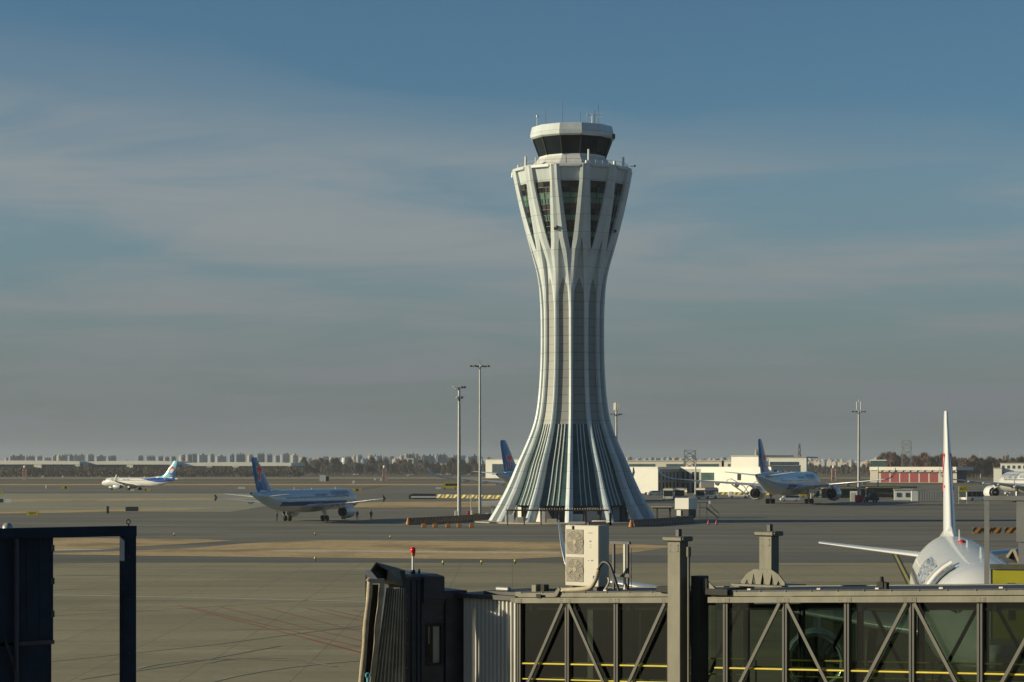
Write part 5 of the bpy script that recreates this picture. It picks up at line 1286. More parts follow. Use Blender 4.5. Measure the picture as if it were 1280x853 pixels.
# plant box with steps
r = thing('plant_container', 'white boxy plant container on dark undercarriage right of the tower', 'plant container', G(857.5, 647.6), R(-30)); 
b = MB(); b.box((0, 0, 2.7), (2.9, 3.6, 2.1), bev=.05); b.build('body', M['white_wall'], r)
b = MB(); b.box((0, 0, 1.0), (2.6, 3.3, 1.2)); b.build('undercarriage', M['dark'], r)
b = MB(); b.box((-.6, -1.75, .95), (.9, .25, 1.1), bev=.04); b.build('door', M['white'], r)
for x in (-1.1, 1.1):
    for y in (-1.3, 1.3): wheel(r, (x, y, .38), .38, .25)
r = thing('access_steps', 'dark metal access steps with handrails right of the white plant container', 'steps', G(881, 648.4)); b = MB()
for i in range(7): b.boxp((.45+i*.28-.1, -.5, 1.95-i*.28), (.45+i*.28+.2, .5, 2.0-i*.28))
b.build('treads', M['steel'], r)
b = MB(); b.bar((.3, -.5, 2.0), (2.6, -.5, 0), .08, .2); b.bar((.3, .5, 2.0), (2.6, .5, 0), .08, .2); b.build('stringer', M['dark_steel'], r)
b = MB(); b.boxp((-1.0, -.6, 1.95), (.4, .6, 2.05))
for x in (-.95, .35):
    for y in (-.55, .55): b.tube((x, y, 0), (x, y, 3.0), .045)
b.tube((-.95, -.55, 3.0), (.35, -.55, 3.0), .04); b.tube((.35, -.55, 3.0), (2.6, -.55, 1.0), .04); b.tube((.35, .55, 3.0), (2.6, .55, 1.0), .04); b.tube((2.6, -.55, 0), (2.6, -.55, 1.0), .04); b.tube((1.5, -.55, 1.0), (1.5, -.55, 2.0), .03)
b.build('platform', M['dark_steel'], r)
b = MB(); b.box((.95, -.2, 2.75), (.4, .3, 1.0), bev=.04); b.build('control_box', M['white'], r)
# ---- vehicles
def bus(label, px_, py_, yaw, L_=12.5, roof='yellow', bodym='bus_white', front_dark=True, h=3.1, nm='apron_bus', cat='bus'):
    r = thing(nm, label, cat, G(px_, py_), R(yaw)); w = 2.9
    b = MB(); pr = [(-L_/2, .35), (-L_/2, h-.25), (-L_/2+.25, h), (L_/2-.3, h), (L_/2, h-.3), (L_/2+.02, .35)]
    b.loft([[(x, y, z) for x, z in pr] for y in (-w/2, w/2)], 0, False); b.build('body', M[bodym], r)
    b = MB(); b.box((0, 0, h+.10), (L_*.93, w*.86, .2), bev=.05); b.build('roof_unit', M[roof], r)
    for s in (-1, 1):
        for i in range(6):
            x0 = -L_/2+.4+i*(L_-.8)/6
            b = MB(); b.boxp((x0+.05, s*w/2-.01, 1.15), (x0+(L_-.8)/6-.05, s*w/2+.025*s, h-.5)); b.build('window', M['glass_dark'], r)
        for x in (-L_*.3, L_*.3): wheel(r, (x, s*(w/2-.17), .48), .48, .3)
        b = MB(); b.path([(-L_/2-.02, s*w*.46, h-.4), (-L_/2-.35, s*w*.52, h-.55), (-L_/2-.38, s*w*.52, h-.95)], .05, 5); b.build('mirror', M['black'], r)
        b = MB(); b.box((-L_/2-.02, s*w*.36, .75), (.08, .4, .22), bev=.03); b.build('headlight', M['chrome'], r)
    b = MB(); b.boxp((-L_/2-.03, -w*.45, 1.0), (-L_/2+.02, w*.45, h-.45)); b.build('windscreen', M['glass_dark'], r)
    b = MB(); b.boxp((L_/2-.02, -w*.42, 1.3), (L_/2+.04, w*.42, h-.5)); b.build('rear_window', M['glass_dark'], r)
    return r
bus('white airport bus with yellow roof, nearest the tower, facing us by the terminal', 836, 624.5, 84)
bus('white airport bus right behind the yellow-roofed bus nearest the tower', 851, 624, 82, roof='orange')
bus('white airport bus with orange roof in front of the green terminal glass', 884, 623.5, 66, roof='orange')
bus('yellow-roofed airport bus just left of the tall mast, behind the wide airliner engine', 1053, 624.2, 4, 13, bodym='dark')
bus('white airport bus with yellow roof, between yellow sign and right edge frame', 1222, 626, 35, 12)
bus('yellow bus under the dark carport right of the tall mast', 1104, 623, 5, 11, bodym='dark')
def van(label, px_, py_, yaw, L_=4.8, mat='bus_white', cat='van', nm='parked_van', h=1.8, sc=1.0):
    r = thing(nm, label, cat, G(px_, py_), R(yaw), None, sc); w = 1.8
    pr = [(-L_/2, .35), (-L_/2, .85), (-L_/2+.5, 1.05), (-L_/2+1.1, h-.1), (-L_/2+1.5, h), (L_/2-.2, h), (L_/2, h-.3), (L_/2, .35)]
    b = MB(); b.loft([[(x, y*(1 if z < 1.1 else .9), z) for x, z in pr] for y in (-w/2, w/2)], 0, False); b.build('body', M[mat], r)
    for s in (-1, 1):
        b = MB(); b.boxp((-L_/2+1.35, s*w/2*.97-.02, 1.08), (-L_/2+2.2, s*w/2*.97+.02, h-.2)); b.build('window', M['glass_dark'], r)
        b = MB(); b.boxp((-L_/2+2.3, s*w/2*.97-.02, 1.08), (L_/2-.4, s*w/2*.97+.02, h-.2)); b.build('window', M['glass_dark'], r)
        for x in (-L_*.3, L_*.3): wheel(r, (x, s*(w/2-.1), .33), .33, .2)
    b = MB(); b.add([(-L_/2+.56, -w*.4, 1.10), (-L_/2+.56, w*.4, 1.10), (-L_/2+1.07, w*.38, h-.12), (-L_/2+1.07, -w*.38, h-.12)], [(0, 1, 2, 3)]); b.build('windscreen', M['glass_dark'], r)
    return r
van('white pickup van parked under the rear body of the wide airliner', 987.5, 627, 3, 5.4)
van('small yellow service car on the far taxiway, left of the tallest mast', 562, 612.3, 0, 5.0, 'yellow', 'car', 'service_car', 1.9, 1.5)
van('small white car parked beside the terminal wall right of the tower', 818, 619.5, 10, 4.6, 'bus_white', 'car', 'parked_car', 1.6)
def stairs_truck(label, px_, py_, yaw):
    r = thing('stairs_truck', label, 'stairs truck', G(px_, py_), R(yaw))
    b = MB(); b.box((0, 0, .75), (6.0, 2.2, .5), bev=.06); b.box((-2.3, 0, 1.4), (1.3, 2.0, 1.2), bev=.15); b.build('chassis', M['white'], r)
    b = MB(); b.boxp((-2.98, -.8, 1.4), (-2.93, .8, 1.9)); b.build('windscreen', M['glass_dark'], r)
    b = MB(); b.bar((2.8, -.8, .9), (-2.0, -.8, 4.2), .12, .35); b.bar((2.8, .8, .9), (-2.0, .8, 4.2), .12, .35)
    for i in range(14): b.box((2.7-i*.35, 0, 1.0+i*.24), (.3, 1.6, .05))
    b.build('stair_flight', M['steel'], r)
    b = MB()
    for s in (-1, 1):
        b.path([(2.8, s*.85, 1.9), (1.8, s*.85, 3.5), (-1.0, s*.85, 5.2), (-2.2, s*.85, 5.9), (-3.4, s*.85, 5.6), (-3.6, s*.85, 4.3)], .13, 6)
    for x, z in ((-.9, 5.2), (-2.2, 5.9), (-3.4, 5.6)): b.tube((x, -.85, z), (x, .85, z), .08, n=6)
    b.build('canopy_frame', M['white'], r)
    for s in (-1, 1):
        for x in (-2.0, 2.0): wheel(r, (x, s*.95, .45), .45, .28)
stairs_truck('white aircraft stairs truck left of the wide airliner left engine, left of two', 923, 623, -8)
stairs_truck('white aircraft stairs truck behind the wide airliner left engine, right of two', 942, 623, 172)
r = thing('baggage_tractor', 'dark baggage tractor with white front right of the tall mast', 'tractor', G(1088, 628), R(15), None, 1.2)
b = MB(); b.loft([[(x, y, z) for x, z in ((-1.7, .4), (-1.7, 1.2), (-.3, 1.3), (-.1, 2.1), (1.2, 2.1), (1.3, 1.1), (1.8, 1.0), (1.8, .4))] for y in (-.8, .8)], 0, False); b.build('body', M['dark_steel'], r)
b = MB(); b.box((-1.72, 0, .8), (.1, 1.4, .6), bev=.03); b.build('bumper', M['white'], r)
for s in (-1, 1):
    for x in (-1.1, 1.1): wheel(r, (x, s*.75, .4), .4, .25)
# huts, containers, carport, sign
simple_building('portable_hut', 'small white portable hut with two dark windows right of the tall mast', 'hut', 1118, 1140, 613.2, 640, 'white', -8, 4, 2, 1, 'grey_wall')
D = 632.0
r = thing('white_container', 'white utility container standing behind the red base of the tall mast', 'container', (W(1071, HZ, 612).x, 612, 0), R(-8)); b = MB(); b.boxp((-1.8, 0, .1), (1.0, 2.5, 2.9)); b.build('body', M['white'], r); b = MB(); b.boxp((-1.6, -.04, .3), (-.5, -.01, 2.4)); b.build('door', M['cream_wall'], r)
r = thing('long_container', 'long grey corrugated container between white hut and near jet fin', 'container', (W(1160, HZ, 610).x, 610, 0), R(-4)); b = MB()
w = 20/FPX*610*2
for i in range(26):
    x0 = -w/2+w*i/26; b.boxp((x0, -.05 if i % 2 else 0, .25), (x0+w/26, 2.4, 2.9))
b.build('body', M['grey_wall'], r); b = MB(); b.boxp((-w/2-.03, -.08, .22), (-w/2+1.7, 2.0, 2.93)); b.build('end_wall', M['white'], r)
r = thing('dark_carport', 'long dark flat carport roof on thin posts in front of the fire station', 'carport', (W(1108, HZ, 700).x, 700, 0), R(-3)); b = MB(); b.boxp((-9.5, 0, 2.9), (9.5, 5, 3.35)); b.build('roof', M['bridge_dark'], r)
for x in (-9, -4.5, 0, 4.5, 9):
    b = MB(); b.boxp((x-.1, .1, 0), (x+.1, .3, 2.9)); b.build('post', M['steel'], r)
r = thing('yellow_sign', 'yellow notice sign with black lettering on two thin posts right of the near jet fin', 'sign', G(1203.5, 630)); s = FPX/GD(630)
for x in (-5, 5.2):
    b = MB(); b.tube((x/s, 0, 0), (x/s, 0, 22/s), .07, n=8); b.build('post', M['steel'], r)
b = MB(); b.boxp((-5/s, -.1, 15/s), (5/s, -.02, 22/s)); b.build('panel', M['yellow'], r)
vs, fs = text_mesh('A17', .95); b = MB(); b.add([(v.x, -.12, 18.6/s+v.y) for v in vs], fs); b.build('lettering', M['black'], r)
rt = random.Random(9)
for i in range(9):
    van('dark service vehicle in the row behind the tall mast and huts on the right', 1010+i*17.5+rt.uniform(-3, 3), 622.2, rt.choice((5, 180, 20)), 5.2, rt.choice(('dark_steel', 'bus_white', 'yellow', 'dark')), 'service vehicle', 'service_vehicle', 2.1) if not 1060 < 1010+i*17.5 < 1080 else None
for o in bpy.data.objects:
    if o.name.startswith('service_vehicle') and o.parent is None: o['group'] = 'service vehicles on the right'; o['label'] = 'small service vehicle in the row behind the tall mast and huts on the right'
# ---- people by the parked airliner
def person(label, px_, py_, yaw, pose, cloth, legs, scale=1.0):
    me = bpy.data.meshes.new('person'); V = dict(pel=(0, 0, .95), chest=(0, .02, 1.32), neck=(0, .02, 1.48), head=(0, .0, 1.58), top=(0, .0, 1.70),
        ls=(-.19, .02, 1.40), rs=(.19, .02, 1.40), **pose)
    ed = [('pel', 'chest'), ('chest', 'neck'), ('neck', 'head'), ('head', 'top'), ('chest', 'ls'), ('chest', 'rs'), ('ls', 'le'), ('le', 'lh'), ('rs', 're'), ('re', 'rh'), ('pel', 'lp'), ('pel', 'rp'), ('lp', 'lk'), ('lk', 'la'), ('la', 'lt'), ('rp', 'rk'), ('rk', 'ra'), ('ra', 'rt')]
    rad = dict(pel=.15, chest=.17, neck=.065, head=.10, top=.07, ls=.085, rs=.085, le=.055, re=.055, lh=.045, rh=.045, lp=.11, rp=.11, lk=.07, rk=.07, la=.055, ra=.055, lt=.045, rt=.045)
    V.update(lp=(-.10, 0, .88), rp=(.10, 0, .88)); names = list(V); me.from_pydata([V[n] for n in names], [(names.index(a), names.index(b)) for a, b in ed], [])
    o = bpy.data.objects.new('tmp', me); col.objects.link(o); o.modifiers.new('s', 'SKIN')
    if not me.skin_vertices: me.skin_vertices.new()
    for i, n in enumerate(names):
        sv = me.skin_vertices[0].data[i]; sv.radius = (rad[n], rad[n]*.85); sv.use_root = (n == 'pel')
    o.modifiers.new('d', 'SUBSURF').levels = 1
    dg = bpy.context.evaluated_depsgraph_get(); m2 = bpy.data.meshes.new_from_object(o.evaluated_get(dg)); bpy.data.objects.remove(o)
    m2.materials.clear()
    for m in (M['skin'], cloth, legs): m2.materials.append(m)
    for p in m2.polygons:
        z = p.center.z; p.material_index = 0 if z > 1.47 else (1 if z > .9 else 2); p.use_smooth = True
    p = bpy.data.objects.new('person', m2); col.objects.link(p); p.location = G(px_, py_); p.rotation_euler = (0, 0, R(yaw)); p.scale = (scale,)*3
    tag(p, label, 'person')
    b = MB(); b.lathe([(.112, 1.60), (.115, 1.66), (.09, 1.73), (.02, 1.765)], 12, 0, True); b.build('hair', M['black'], p)
    b = MB(); b.lathe([(.205, 1.05), (.215, 1.25), (.19, 1.41)], 12, 0, True, Matrix.Diagonal((1, .85, 1, 1)), False); b.build('vest', M['vest'], p)
M['skin'] = pm('skin', (.45, .28, .20), .6); M['vest'] = pm('dull_vest', (.10, .11, .09), .7); dkc = pm('dark_workwear', (.03, .035, .05), .8)
walk = dict(le=(-.27, -.08, 1.14), lh=(-.25, .10, .92), re=(.27, .08, 1.14), rh=(.25, -.1, .92), lk=(-.1, -.14, .50), la=(-.1, -.18, .09), lt=(-.1, -.32, .045), rk=(.1, .08, .50), ra=(.1, .28, .12), rt=(.1, .16, .045))
stand = dict(le=(-.26, .03, 1.14), lh=(-.24, -.10, .93), re=(.26, .03, 1.14), rh=(.18, -.16, 1.02), lk=(-.12, 0, .50), la=(-.13, .02, .09), lt=(-.14, -.13, .045), rk=(.12, 0, .50), ra=(.13, .02, .09), rt=(.14, -.13, .045))
person('person in dark workwear striding beside the left main wheels of the parked airliner', 346, 652.3, 70, walk, dkc, dkc, 1.05)
person('person in dark workwear standing just right of the parked airliner engine', 446.5, 650.4, -10, stand, dkc, dkc, 1.0)
person('person in dark workwear with hand raised at waist, farthest right of the parked airliner', 464, 650.2, 30, stand, dkc, dkc, 1.0)
# ------------------------------------------------------------------ glass passenger bridge in the foreground
BO = Vector((6.54, 43.6, 0)); BRZ = R(-43.0); SL = .043
def bt(px_, y=0.0):                                  # metres along the bridge where it crosses a photo column
    q = (px_-640)/FPX; return ((BO.y+.73*y)*q-BO.x-.68*y)/(.73+.68*q)
def zr(t): return 7.30+SL*t
M['glass_b'] = glassm('bridge_tinted_glass', (.24, .30, .26), .12)
M['str_inner'] = M['truss']
br = thing('passenger_bridge', 'long glazed passenger bridge with grey beams, diagonal braces and yellow handrails', 'passenger bridge', tuple(BO), BRZ)
FL = 2.5
def seg(t0, t1, posts, tops, dark_to=None):
    def sb(b, a, c, y, w, za, h, mi=0):               # sloping beam following the roof
        b.bar((a, y, zr(a)+za), (c, y, zr(c)+za), w, h, mi)
    for nm, y, w, za, h, m_ in (('upper_beam', .02, .16, -.06, .118, 'bridge_grey'), ('lower_beam', -.02, .20, -.19, .115, 'bridge_grey'), ('header_strip', .22, .06, -.35, .12, 'truss'), ('floor_beam', -.02, .2, -FL-.1, .3, 'bridge_grey')):
        b = MB(); sb(b, t0, t1, y, w, za, h); b.build(nm, M[m_], br)
        b = MB(); sb(b, t0, t1, 2.6-y, w, za, h); b.build(nm, M[m_], br)
    b = MB(); b.loft([[(t0, .10, zr(t0)-.12), (t1, .10, zr(t1)-.12), (t1, 2.5, zr(t1)-.12), (t0, 2.5, zr(t0)-.12)], [(t0, .10, zr(t0)-.02), (t1, .10, zr(t1)-.02), (t1, 2.5, zr(t1)-.02), (t0, 2.5, zr(t0)-.02)]], 0, False); b.build('roof', M['bridge_dark'], br)
    b = MB(); b.loft([[(t0, .10, zr(t0)-FL-.2), (t1, .10, zr(t1)-FL-.2), (t1, 2.5, zr(t1)-FL-.2), (t0, 2.5, zr(t0)-FL-.2)], [(t0, .10, zr(t0)-FL), (t1, .10, zr(t1)-FL), (t1, 2.5, zr(t1)-FL), (t0, 2.5, zr(t0)-FL)]], 0, False); b.build('floor', M['bridge_dark'], br)
    for side in (0, 1):
        y = .0 if side == 0 else 2.6; o_ = -1 if side == 0 else 1
        for t in posts:
            b = MB(); b.boxp((t-.06, y-.05, zr(t)-FL), (t-.012, y+.05, zr(t)-.25)); b.boxp((t+.012, y-.05, zr(t)-FL), (t+.055, y+.05, zr(t)-.25)); b.boxp((t-.012, y-.02, zr(t)-FL), (t+.012, y+.02, zr(t)-.25), 1); b.build('post', [M['bridge_dark'], M['truss']], br)
            b = MB(); b.boxp((t+.10, y+.1-.25*side, zr(t)-.42), (t+.26, y+.18-.25*side, zr(t)-.30)); b.build('bracket', M['dark_steel'], br)
        for t in tops:
            for d in (-1, 1):
                e = t+d*(posts[1]-posts[0])*1.0
                if e < t0-.05 or e > t1+.05: continue
                b = MB(); b.bar((t+d*.09, y+o_*.085, zr(t)-.26), (e-d*.05, y+o_*.085, zr(e)-FL+.05), .04, .068); b.build('brace', M['truss'], br)
        ps = sorted([t0+.03]+[p for p in posts if t0+.1 < p < t1-.1]+[t1-.03])
        for a, c in zip(ps, ps[1:]):
            b = MB(); b.add([(a+.07, y+.03*(1-side*2), zr(a)-FL), (c-.08, y+.03*(1-side*2), zr(c)-FL), (c-.08, y+.03*(1-side*2), zr(c)-.25), (a+.07, y+.03*(1-side*2), zr(a)-.25)], [(0, 1, 2, 3)])
            b.build('glass_pane', M['glass_b'], br)
        for h in (.92, .58):
            if side == 0:                             # a second, inner rail behind the front glass
                b = MB(); b.tube((t0+.1, .5, zr(t0)-FL+h), (t1-.1, .5, zr(t1)-FL+h), .018, n=8); b.build('handrail', M['yellow'], br)
            b = MB(); yy = y+(-.0 if side == 0 else -.13); b.tube((t0+.1, yy, zr(t0)-FL+h), (t1-.1, yy, zr(t1)-FL+h), .020 if h > .6 else .016, n=8); 
            b.build('handrail', M['yellow'], br)
        if True:
            for t in posts:
                b = MB(); yy = y+(.13 if side == 0 else -.13); b.tube((t+.35, yy, zr(t)-FL), (t+.35, yy, zr(t)-FL+.92), .016, n=6); b.build('rail_post', M['dark_steel'], br)
L0 = bt(1141)-bt(1060)
pr = [bt(1060)+L0*k for k in range(-2, 8)]
seg(bt(889), pr[-1]+.1, pr, [pr[1], pr[3], pr[5], pr[7]])
pl = [bt(650)+.02, bt(711), bt(772), bt(839)]
seg(bt(647), bt(847), pl, [pl[1], pl[3]])
for a, c in ((bt(651), bt(711)-.1), (bt(711), bt(768)-.05)):   # lined rear wall of the left end
    b = MB(); b.boxp((a, 2.45, 4.4), (c, 2.52, 6.75)); b.build('rear_lining', M['bridge_dark'], br)
for px_, w, h in ((681, .16, 1.05), (706, .12, .9), (719, .18, .85), (767, .14, 1.75), (779, .10, 1.75)):
    t = bt(px_, 2.3); b = MB(); b.boxp((t-w/2, 2.2, 4.5), (t+w/2, 2.3, 4.5+h+.45)); b.build('inner_post', M['corr'] if px_ < 700 else M['truss'], br)
# lifting columns of the bridge
ck = -3.93
def column(y0, zb, zt_, nm='lift_column'):
    b = MB(); b.box((ck, y0, (zb+zt_)/2), (.34, .27, zt_-zb), bev=.012)
    o = b.build(nm, M['bridge_grey'], br)
    b = MB(); b.box((ck+.0, y0, zt_+.05), (.50, .40, .10), bev=.02); b.tube((ck-.27, y0-.12, zt_+.05), (ck+.27, y0-.12, zt_+.05), .055); b.build('cap', M['bridge_grey'], o)
    b = MB(); b.box((ck+.02, y0, zt_+.17), (.10, .10, .16), bev=.01); b.build('lug', M['dark_steel'], o)
    b = MB(); b.boxp((ck-.10, y0-.142, zt_-.22), (ck+.12, y0-.1355, zt_-.06)); b.build('cover_plate', M['bridge_grey'], o)
    for x in (-.08, .10):
        for z in (-.20, -.08):
            b = MB(); b.tube((ck+x, y0-.15, zt_+z), (ck+x, y0-.13, zt_+z), .010, n=6); b.build('bolt', M['dark_steel'], o)
    return o
column(-.38, 3.8, 8.16); column(2.75, 7.16, 8.20)
b = MB(); b.tube((ck+.30, -.40, 3.8), (ck+.30, -.40, 8.02), .028, n=8); b.tube((ck+.30, -.40, 7.85), (ck+.30, -.40, 8.05), .05, n=8); b.build('guide_rod', M['bridge_grey'], br)
b = MB(); b.boxp((ck+.20, -.20, 4.2), (ck+.42, .1, 7.45)); b.boxp((ck-.5, -.1, 4.4), (ck+.2, 2.5, 7.0)) if False else None; b.build('guide_channel', M['bridge_dark'], br)
b = MB(); b.loft([[(ck+.44, y, 7.12), (ck+.82, y, 7.12), (ck+.72, y, 7.22), (ck+.48, y, 7.42), (ck+.44, y, 7.42)] for y in (-.10, -.07)], 0, False); b.build('gusset', M['bridge_grey'], br)
for xa_, xb_ in ((.5, 1.1), (-.75, -.30)):
    b = MB(); b.boxp((ck+xa_, -.16, 7.08), (ck+xb_, .02, 7.20)); b.build('clamp', M['black'], br)
b = MB(); b.boxp((ck-.42, -.16, 7.10), (ck-.20, -.05, 7.45)); b.build('bracket_plate', M['bridge_grey'], br)
# gusseted foot of the far column: plate pieces between triangular slots
fz = 7.14; b = MB(); xs = [-.42, -.24, 0, .24, .42]; hb = [.12, .26, .28, .26, .12]
b.boxp((ck-.68, 2.30, fz-.02), (ck+.66, 3.2, fz+.02))
outl = lambda x: .34 if abs(x) < .33 else .34-(abs(x)-.33)*1.05
edges = [-.58]+[x for x in xs]+[.58]
for i in range(len(edges)-1):
    a, c = edges[i], edges[i+1]; wa = .055 if i > 0 else 0; wc = .055 if i < len(edges)-2 else 0
    ha = hb[i-1] if i > 0 else outl(a)*.5; hc = hb[i] if i < len(edges)-2 else outl(c)*.5
    pts = [(a+wa, .021), (c-wc, .021), (c, hc if wc else outl(c)), (c, outl(c)), (a, outl(a)), (a, ha if wa else outl(a)*.9)]
    b.loft([[(ck+x, y, fz+z) for x, z in pts] for y in (2.52, 2.555)], 0, False)
b.build('column_foot', M['bridge_grey'], br)
b = MB()
for x in xs: b.boxp((ck+x-.01, 2.56, fz+.02), (ck+x+.01, 2.61, fz+.2))
b.build('stiffener', M['bridge_dark'], br)
# bits and boxes on the roof edge
t = bt(667); b = MB(); b.box((t, .12, zr(t)+.06), (.16, .2, .2), bev=.02); b.build('junction_box', M['bridge_grey'], br)
t = bt(677); b = MB(); b.box((t, .12, zr(t)+.05), (.10, .16, .2)); b.build('bracket', M['black'], br)
t = bt(701); b = MB(); b.loft([[(t-.12, y, zr(t)-.10), (t+.0, y, zr(t)-.10), (t+.10, y, zr(t)+.05), (t+.05, y, zr(t)+.1), (t-.05, y, zr(t)-.0)] for y in (-.12, -.08)], 0, False); b.build('hook_plate', M['bridge_grey'], br)
t = bt(679); b = MB(); b.boxp((t-.07, -.14, zr(t)-.14), (t+.07, -.12, zr(t)-.05)); b.build('vent_slot', M['black'], br)
t = bt(1102, .8); b = MB(); b.box((t, .8, zr(t)+.06), (.14, .14, .12)); b.tube((t, .8, zr(t)+.1), (t, .8, zr(t)+.22), .05, .035, 8); b.box((t+.10, .8, zr(t)+.04), (.08, .1, .14)); b.build('roof_lamp', M['black'], br)

# air-conditioning unit standing on the roof
T_AC = -7.43; Y_AC = .8
def bloc(t, y, z): return BO+Vector((t*math.cos(BRZ)-y*math.sin(BRZ), t*math.sin(BRZ)+y*math.cos(BRZ), z))
za = zr(T_AC)+.08
ac = thing('air_conditioner', 'cream air-conditioning unit with two stacked fans standing on the bridge roof', 'air conditioner', bloc(T_AC, Y_AC, za), BRZ)
b = MB(); b.box((0, 0, .675), (.98, .36, 1.34), bev=.015); b.build('casing', M['ac'], ac)
for i, zc_ in enumerate((.98, .37)):
    xc = -.20
    b = MB(); b.box((xc, -.187, zc_), (.50, .012, .54), bev=.03); gp = b.build('fan_grille', M['ac_grille'], ac)
    b = MB(); n = 28
    for rr_ in (.06, .105, .15, .195, .235):
        for k in range(n): b.tube((xc+math.cos(2*PI*k/n)*rr_, -.215, zc_+math.sin(2*PI*k/n)*rr_), (xc+math.cos(2*PI*(k+1)/n)*rr_, -.215, zc_+math.sin(2*PI*(k+1)/n)*rr_), .004, n=4, cap=False)
    for k in range(16): b.tube((xc+math.cos(2*PI*k/16)*.05, -.213, zc_+math.sin(2*PI*k/16)*.05), (xc+math.cos(2*PI*k/16)*.24, -.213, zc_+math.sin(2*PI*k/16)*.24), .004, n=4, cap=False)
    b.build('wire_guard', M['ac'], gp)
    b = MB()
    for k in range(3):
        a0 = k*2*PI/3+i*.5; vs = []
        for j in range(7):
            a = a0+j*.13; r1_, r2_ = .05, .21-.012*abs(3-j)
            vs += [(xc+math.cos(a)*r1_, -.196-.002*j, zc_+math.sin(a)*r1_), (xc+math.cos(a+.35)*r2_, -.196-.002*j, zc_+math.sin(a+.35)*r2_)]
        b.add(vs, [(2*j, 2*j+1, 2*j+3, 2*j+2) for j in range(6)])
    b.lathe([(.05, 0), (.05, .01)], 12, 0, False, Matrix.Translation((xc, -.197, zc_)) @ Matrix.Rotation(R(90), 4, 'X'))
    b.build('fan_blades', M['tan'], gp)
b = MB(); b.boxp((.33, -.186, .12), (.43, -.182, .25)); b.build('blue_label', M['deep_blue'], ac)
b = MB()
for x, z, w, h in ((.25, 1.18, .12, .014), (.25, 1.0, .05, .03), (.26, .92, .03, .012), (.26, .87, .05, .01), (.30, .58, .06, .025), (.20, .575, .02, .02)): b.boxp((x-w/2, -.185, z-h/2), (x+w/2, -.182, z+h/2))
b.build('small_marks', M['text_grey'], ac)
for x in (-.35, .35):
    b = MB(); b.boxp((x-.05, -.14, -.08), (x+.05, .16, 0)); b.build('foot', M['dark_steel'], ac)
b = MB(); b.bar((-.45, -.1, 1.39), (.05, -.1, 1.40), .04, .05); b.bar((-.42, -.1, 1.30), (-.42, -.1, 1.40), .03, .03); b.bar((-.25, -.19, 1.25), (-.25, -.19, 1.33), .05, .02); b.bar((.1, -.1, 1.40), (.46, .1, 1.41), .04, .05); b.bar((.13, -.1, 1.28), (.13, -.1, 1.40), .03, .03); b.build('top_clips', M['dark_steel'], ac)
b = MB(); b.tube((.05, .12, 1.42), (.50, .2, 1.42), .03, n=8); b.tube((.50, .2, 1.34), (.50, .2, 1.62), .03, n=6, mi=1); b.build('top_pipe', [M['ac'], M['black']], ac)
def hose(label, pts, r, mat, nm='pipe'):
    c = pts[0]; b = MB(); ps = []
    P = [Vector(p) for p in pts]
    for i in range(len(P)-1):                        # Catmull-Rom for an even bend
        p0, p1, p2, p3 = P[max(i-1, 0)], P[i], P[i+1], P[min(i+2, len(P)-1)]
        for k in range(6):
            u = k/6; ps.append(.5*((2*p1)+(p2-p0)*u+(2*p0-5*p1+4*p2-p3)*u*u+(3*p1-p0-3*p2+p3)*u**3))
    ps.append(P[-1]); o0 = ps[0].copy(); b.path([p-o0 for p in ps], r, 10); o = b.build(nm, mat); o.location = o0; tag(o, label, 'pipe'); return o
hy = .40
def HP(px_, py_, y=.35):
    t = bt(px_, y); p = bloc(t, y, 0); p.z = HC-(py_-HZ)/FPX*p.y; return p
hose('thick beige insulated pipe lying on the roof edge and bending up to the air conditioner', [HP(684, 738.4), (HP(700, 738)), HP(722, 737), HP(738, 734.5), HP(745, 725), HP(748, 715), HP(749, 712)], .052, M['hose'], 'insulated_pipe')
hose('dark grey hose looping in front of the air conditioner corner and down to the roof', [HP(748.5, 716), HP(750, 709), HP(755, 703), HP(762, 706), HP(767, 718), HP(771, 730), HP(774, 739)], .034, M['dark_steel'], 'looped_hose')
hose('thin beige hose hanging from the side of the air conditioner', [HP(758, 720.5, .5), HP(761.5, 724, .5), HP(761, 730, .45), HP(756.5, 737.5, .4)], .024, M['hose'], 'thin_hose')
hose('thin black cable arching beside the left roof bracket', [HP(679, 732), HP(683, 734.5), HP(686, 738), HP(692, 739)], .012, M['black'], 'cable')
r = thing('roof_railing', 'short dark steel railing with one pale post right of the air conditioner', 'railing', bloc(bt(776, .8), .8, zr(-6.3)), BRZ)
def rx(px_): return bt(px_, .8)-bt(776, .8)
zz0 = 0
for px_, m_ in ((767.6, 'dark_steel'), (781.5, 'ac'), (785.0, 'dark_steel')):
    b = MB(); b.boxp((rx(px_)-.025, -.025, 0), (rx(px_)+.025, .025, 1.0)); b.build('post', M[m_], r)
b = MB(); b.boxp((rx(763.5), -.03, .98), (rx(788), .03, 1.04)); b.build('top_rail', M['dark_steel'], r)
b = MB(); b.boxp((rx(769), -.045, .27), (rx(789), -.026, .34)); b.build('mid_rail', M['dark_steel'], r)
b = MB(); b.tube((rx(789.5), 0, 0), (rx(789.5), 0, .9), .008, n=5); b.build('thin_rod', M['dark_steel'], r)

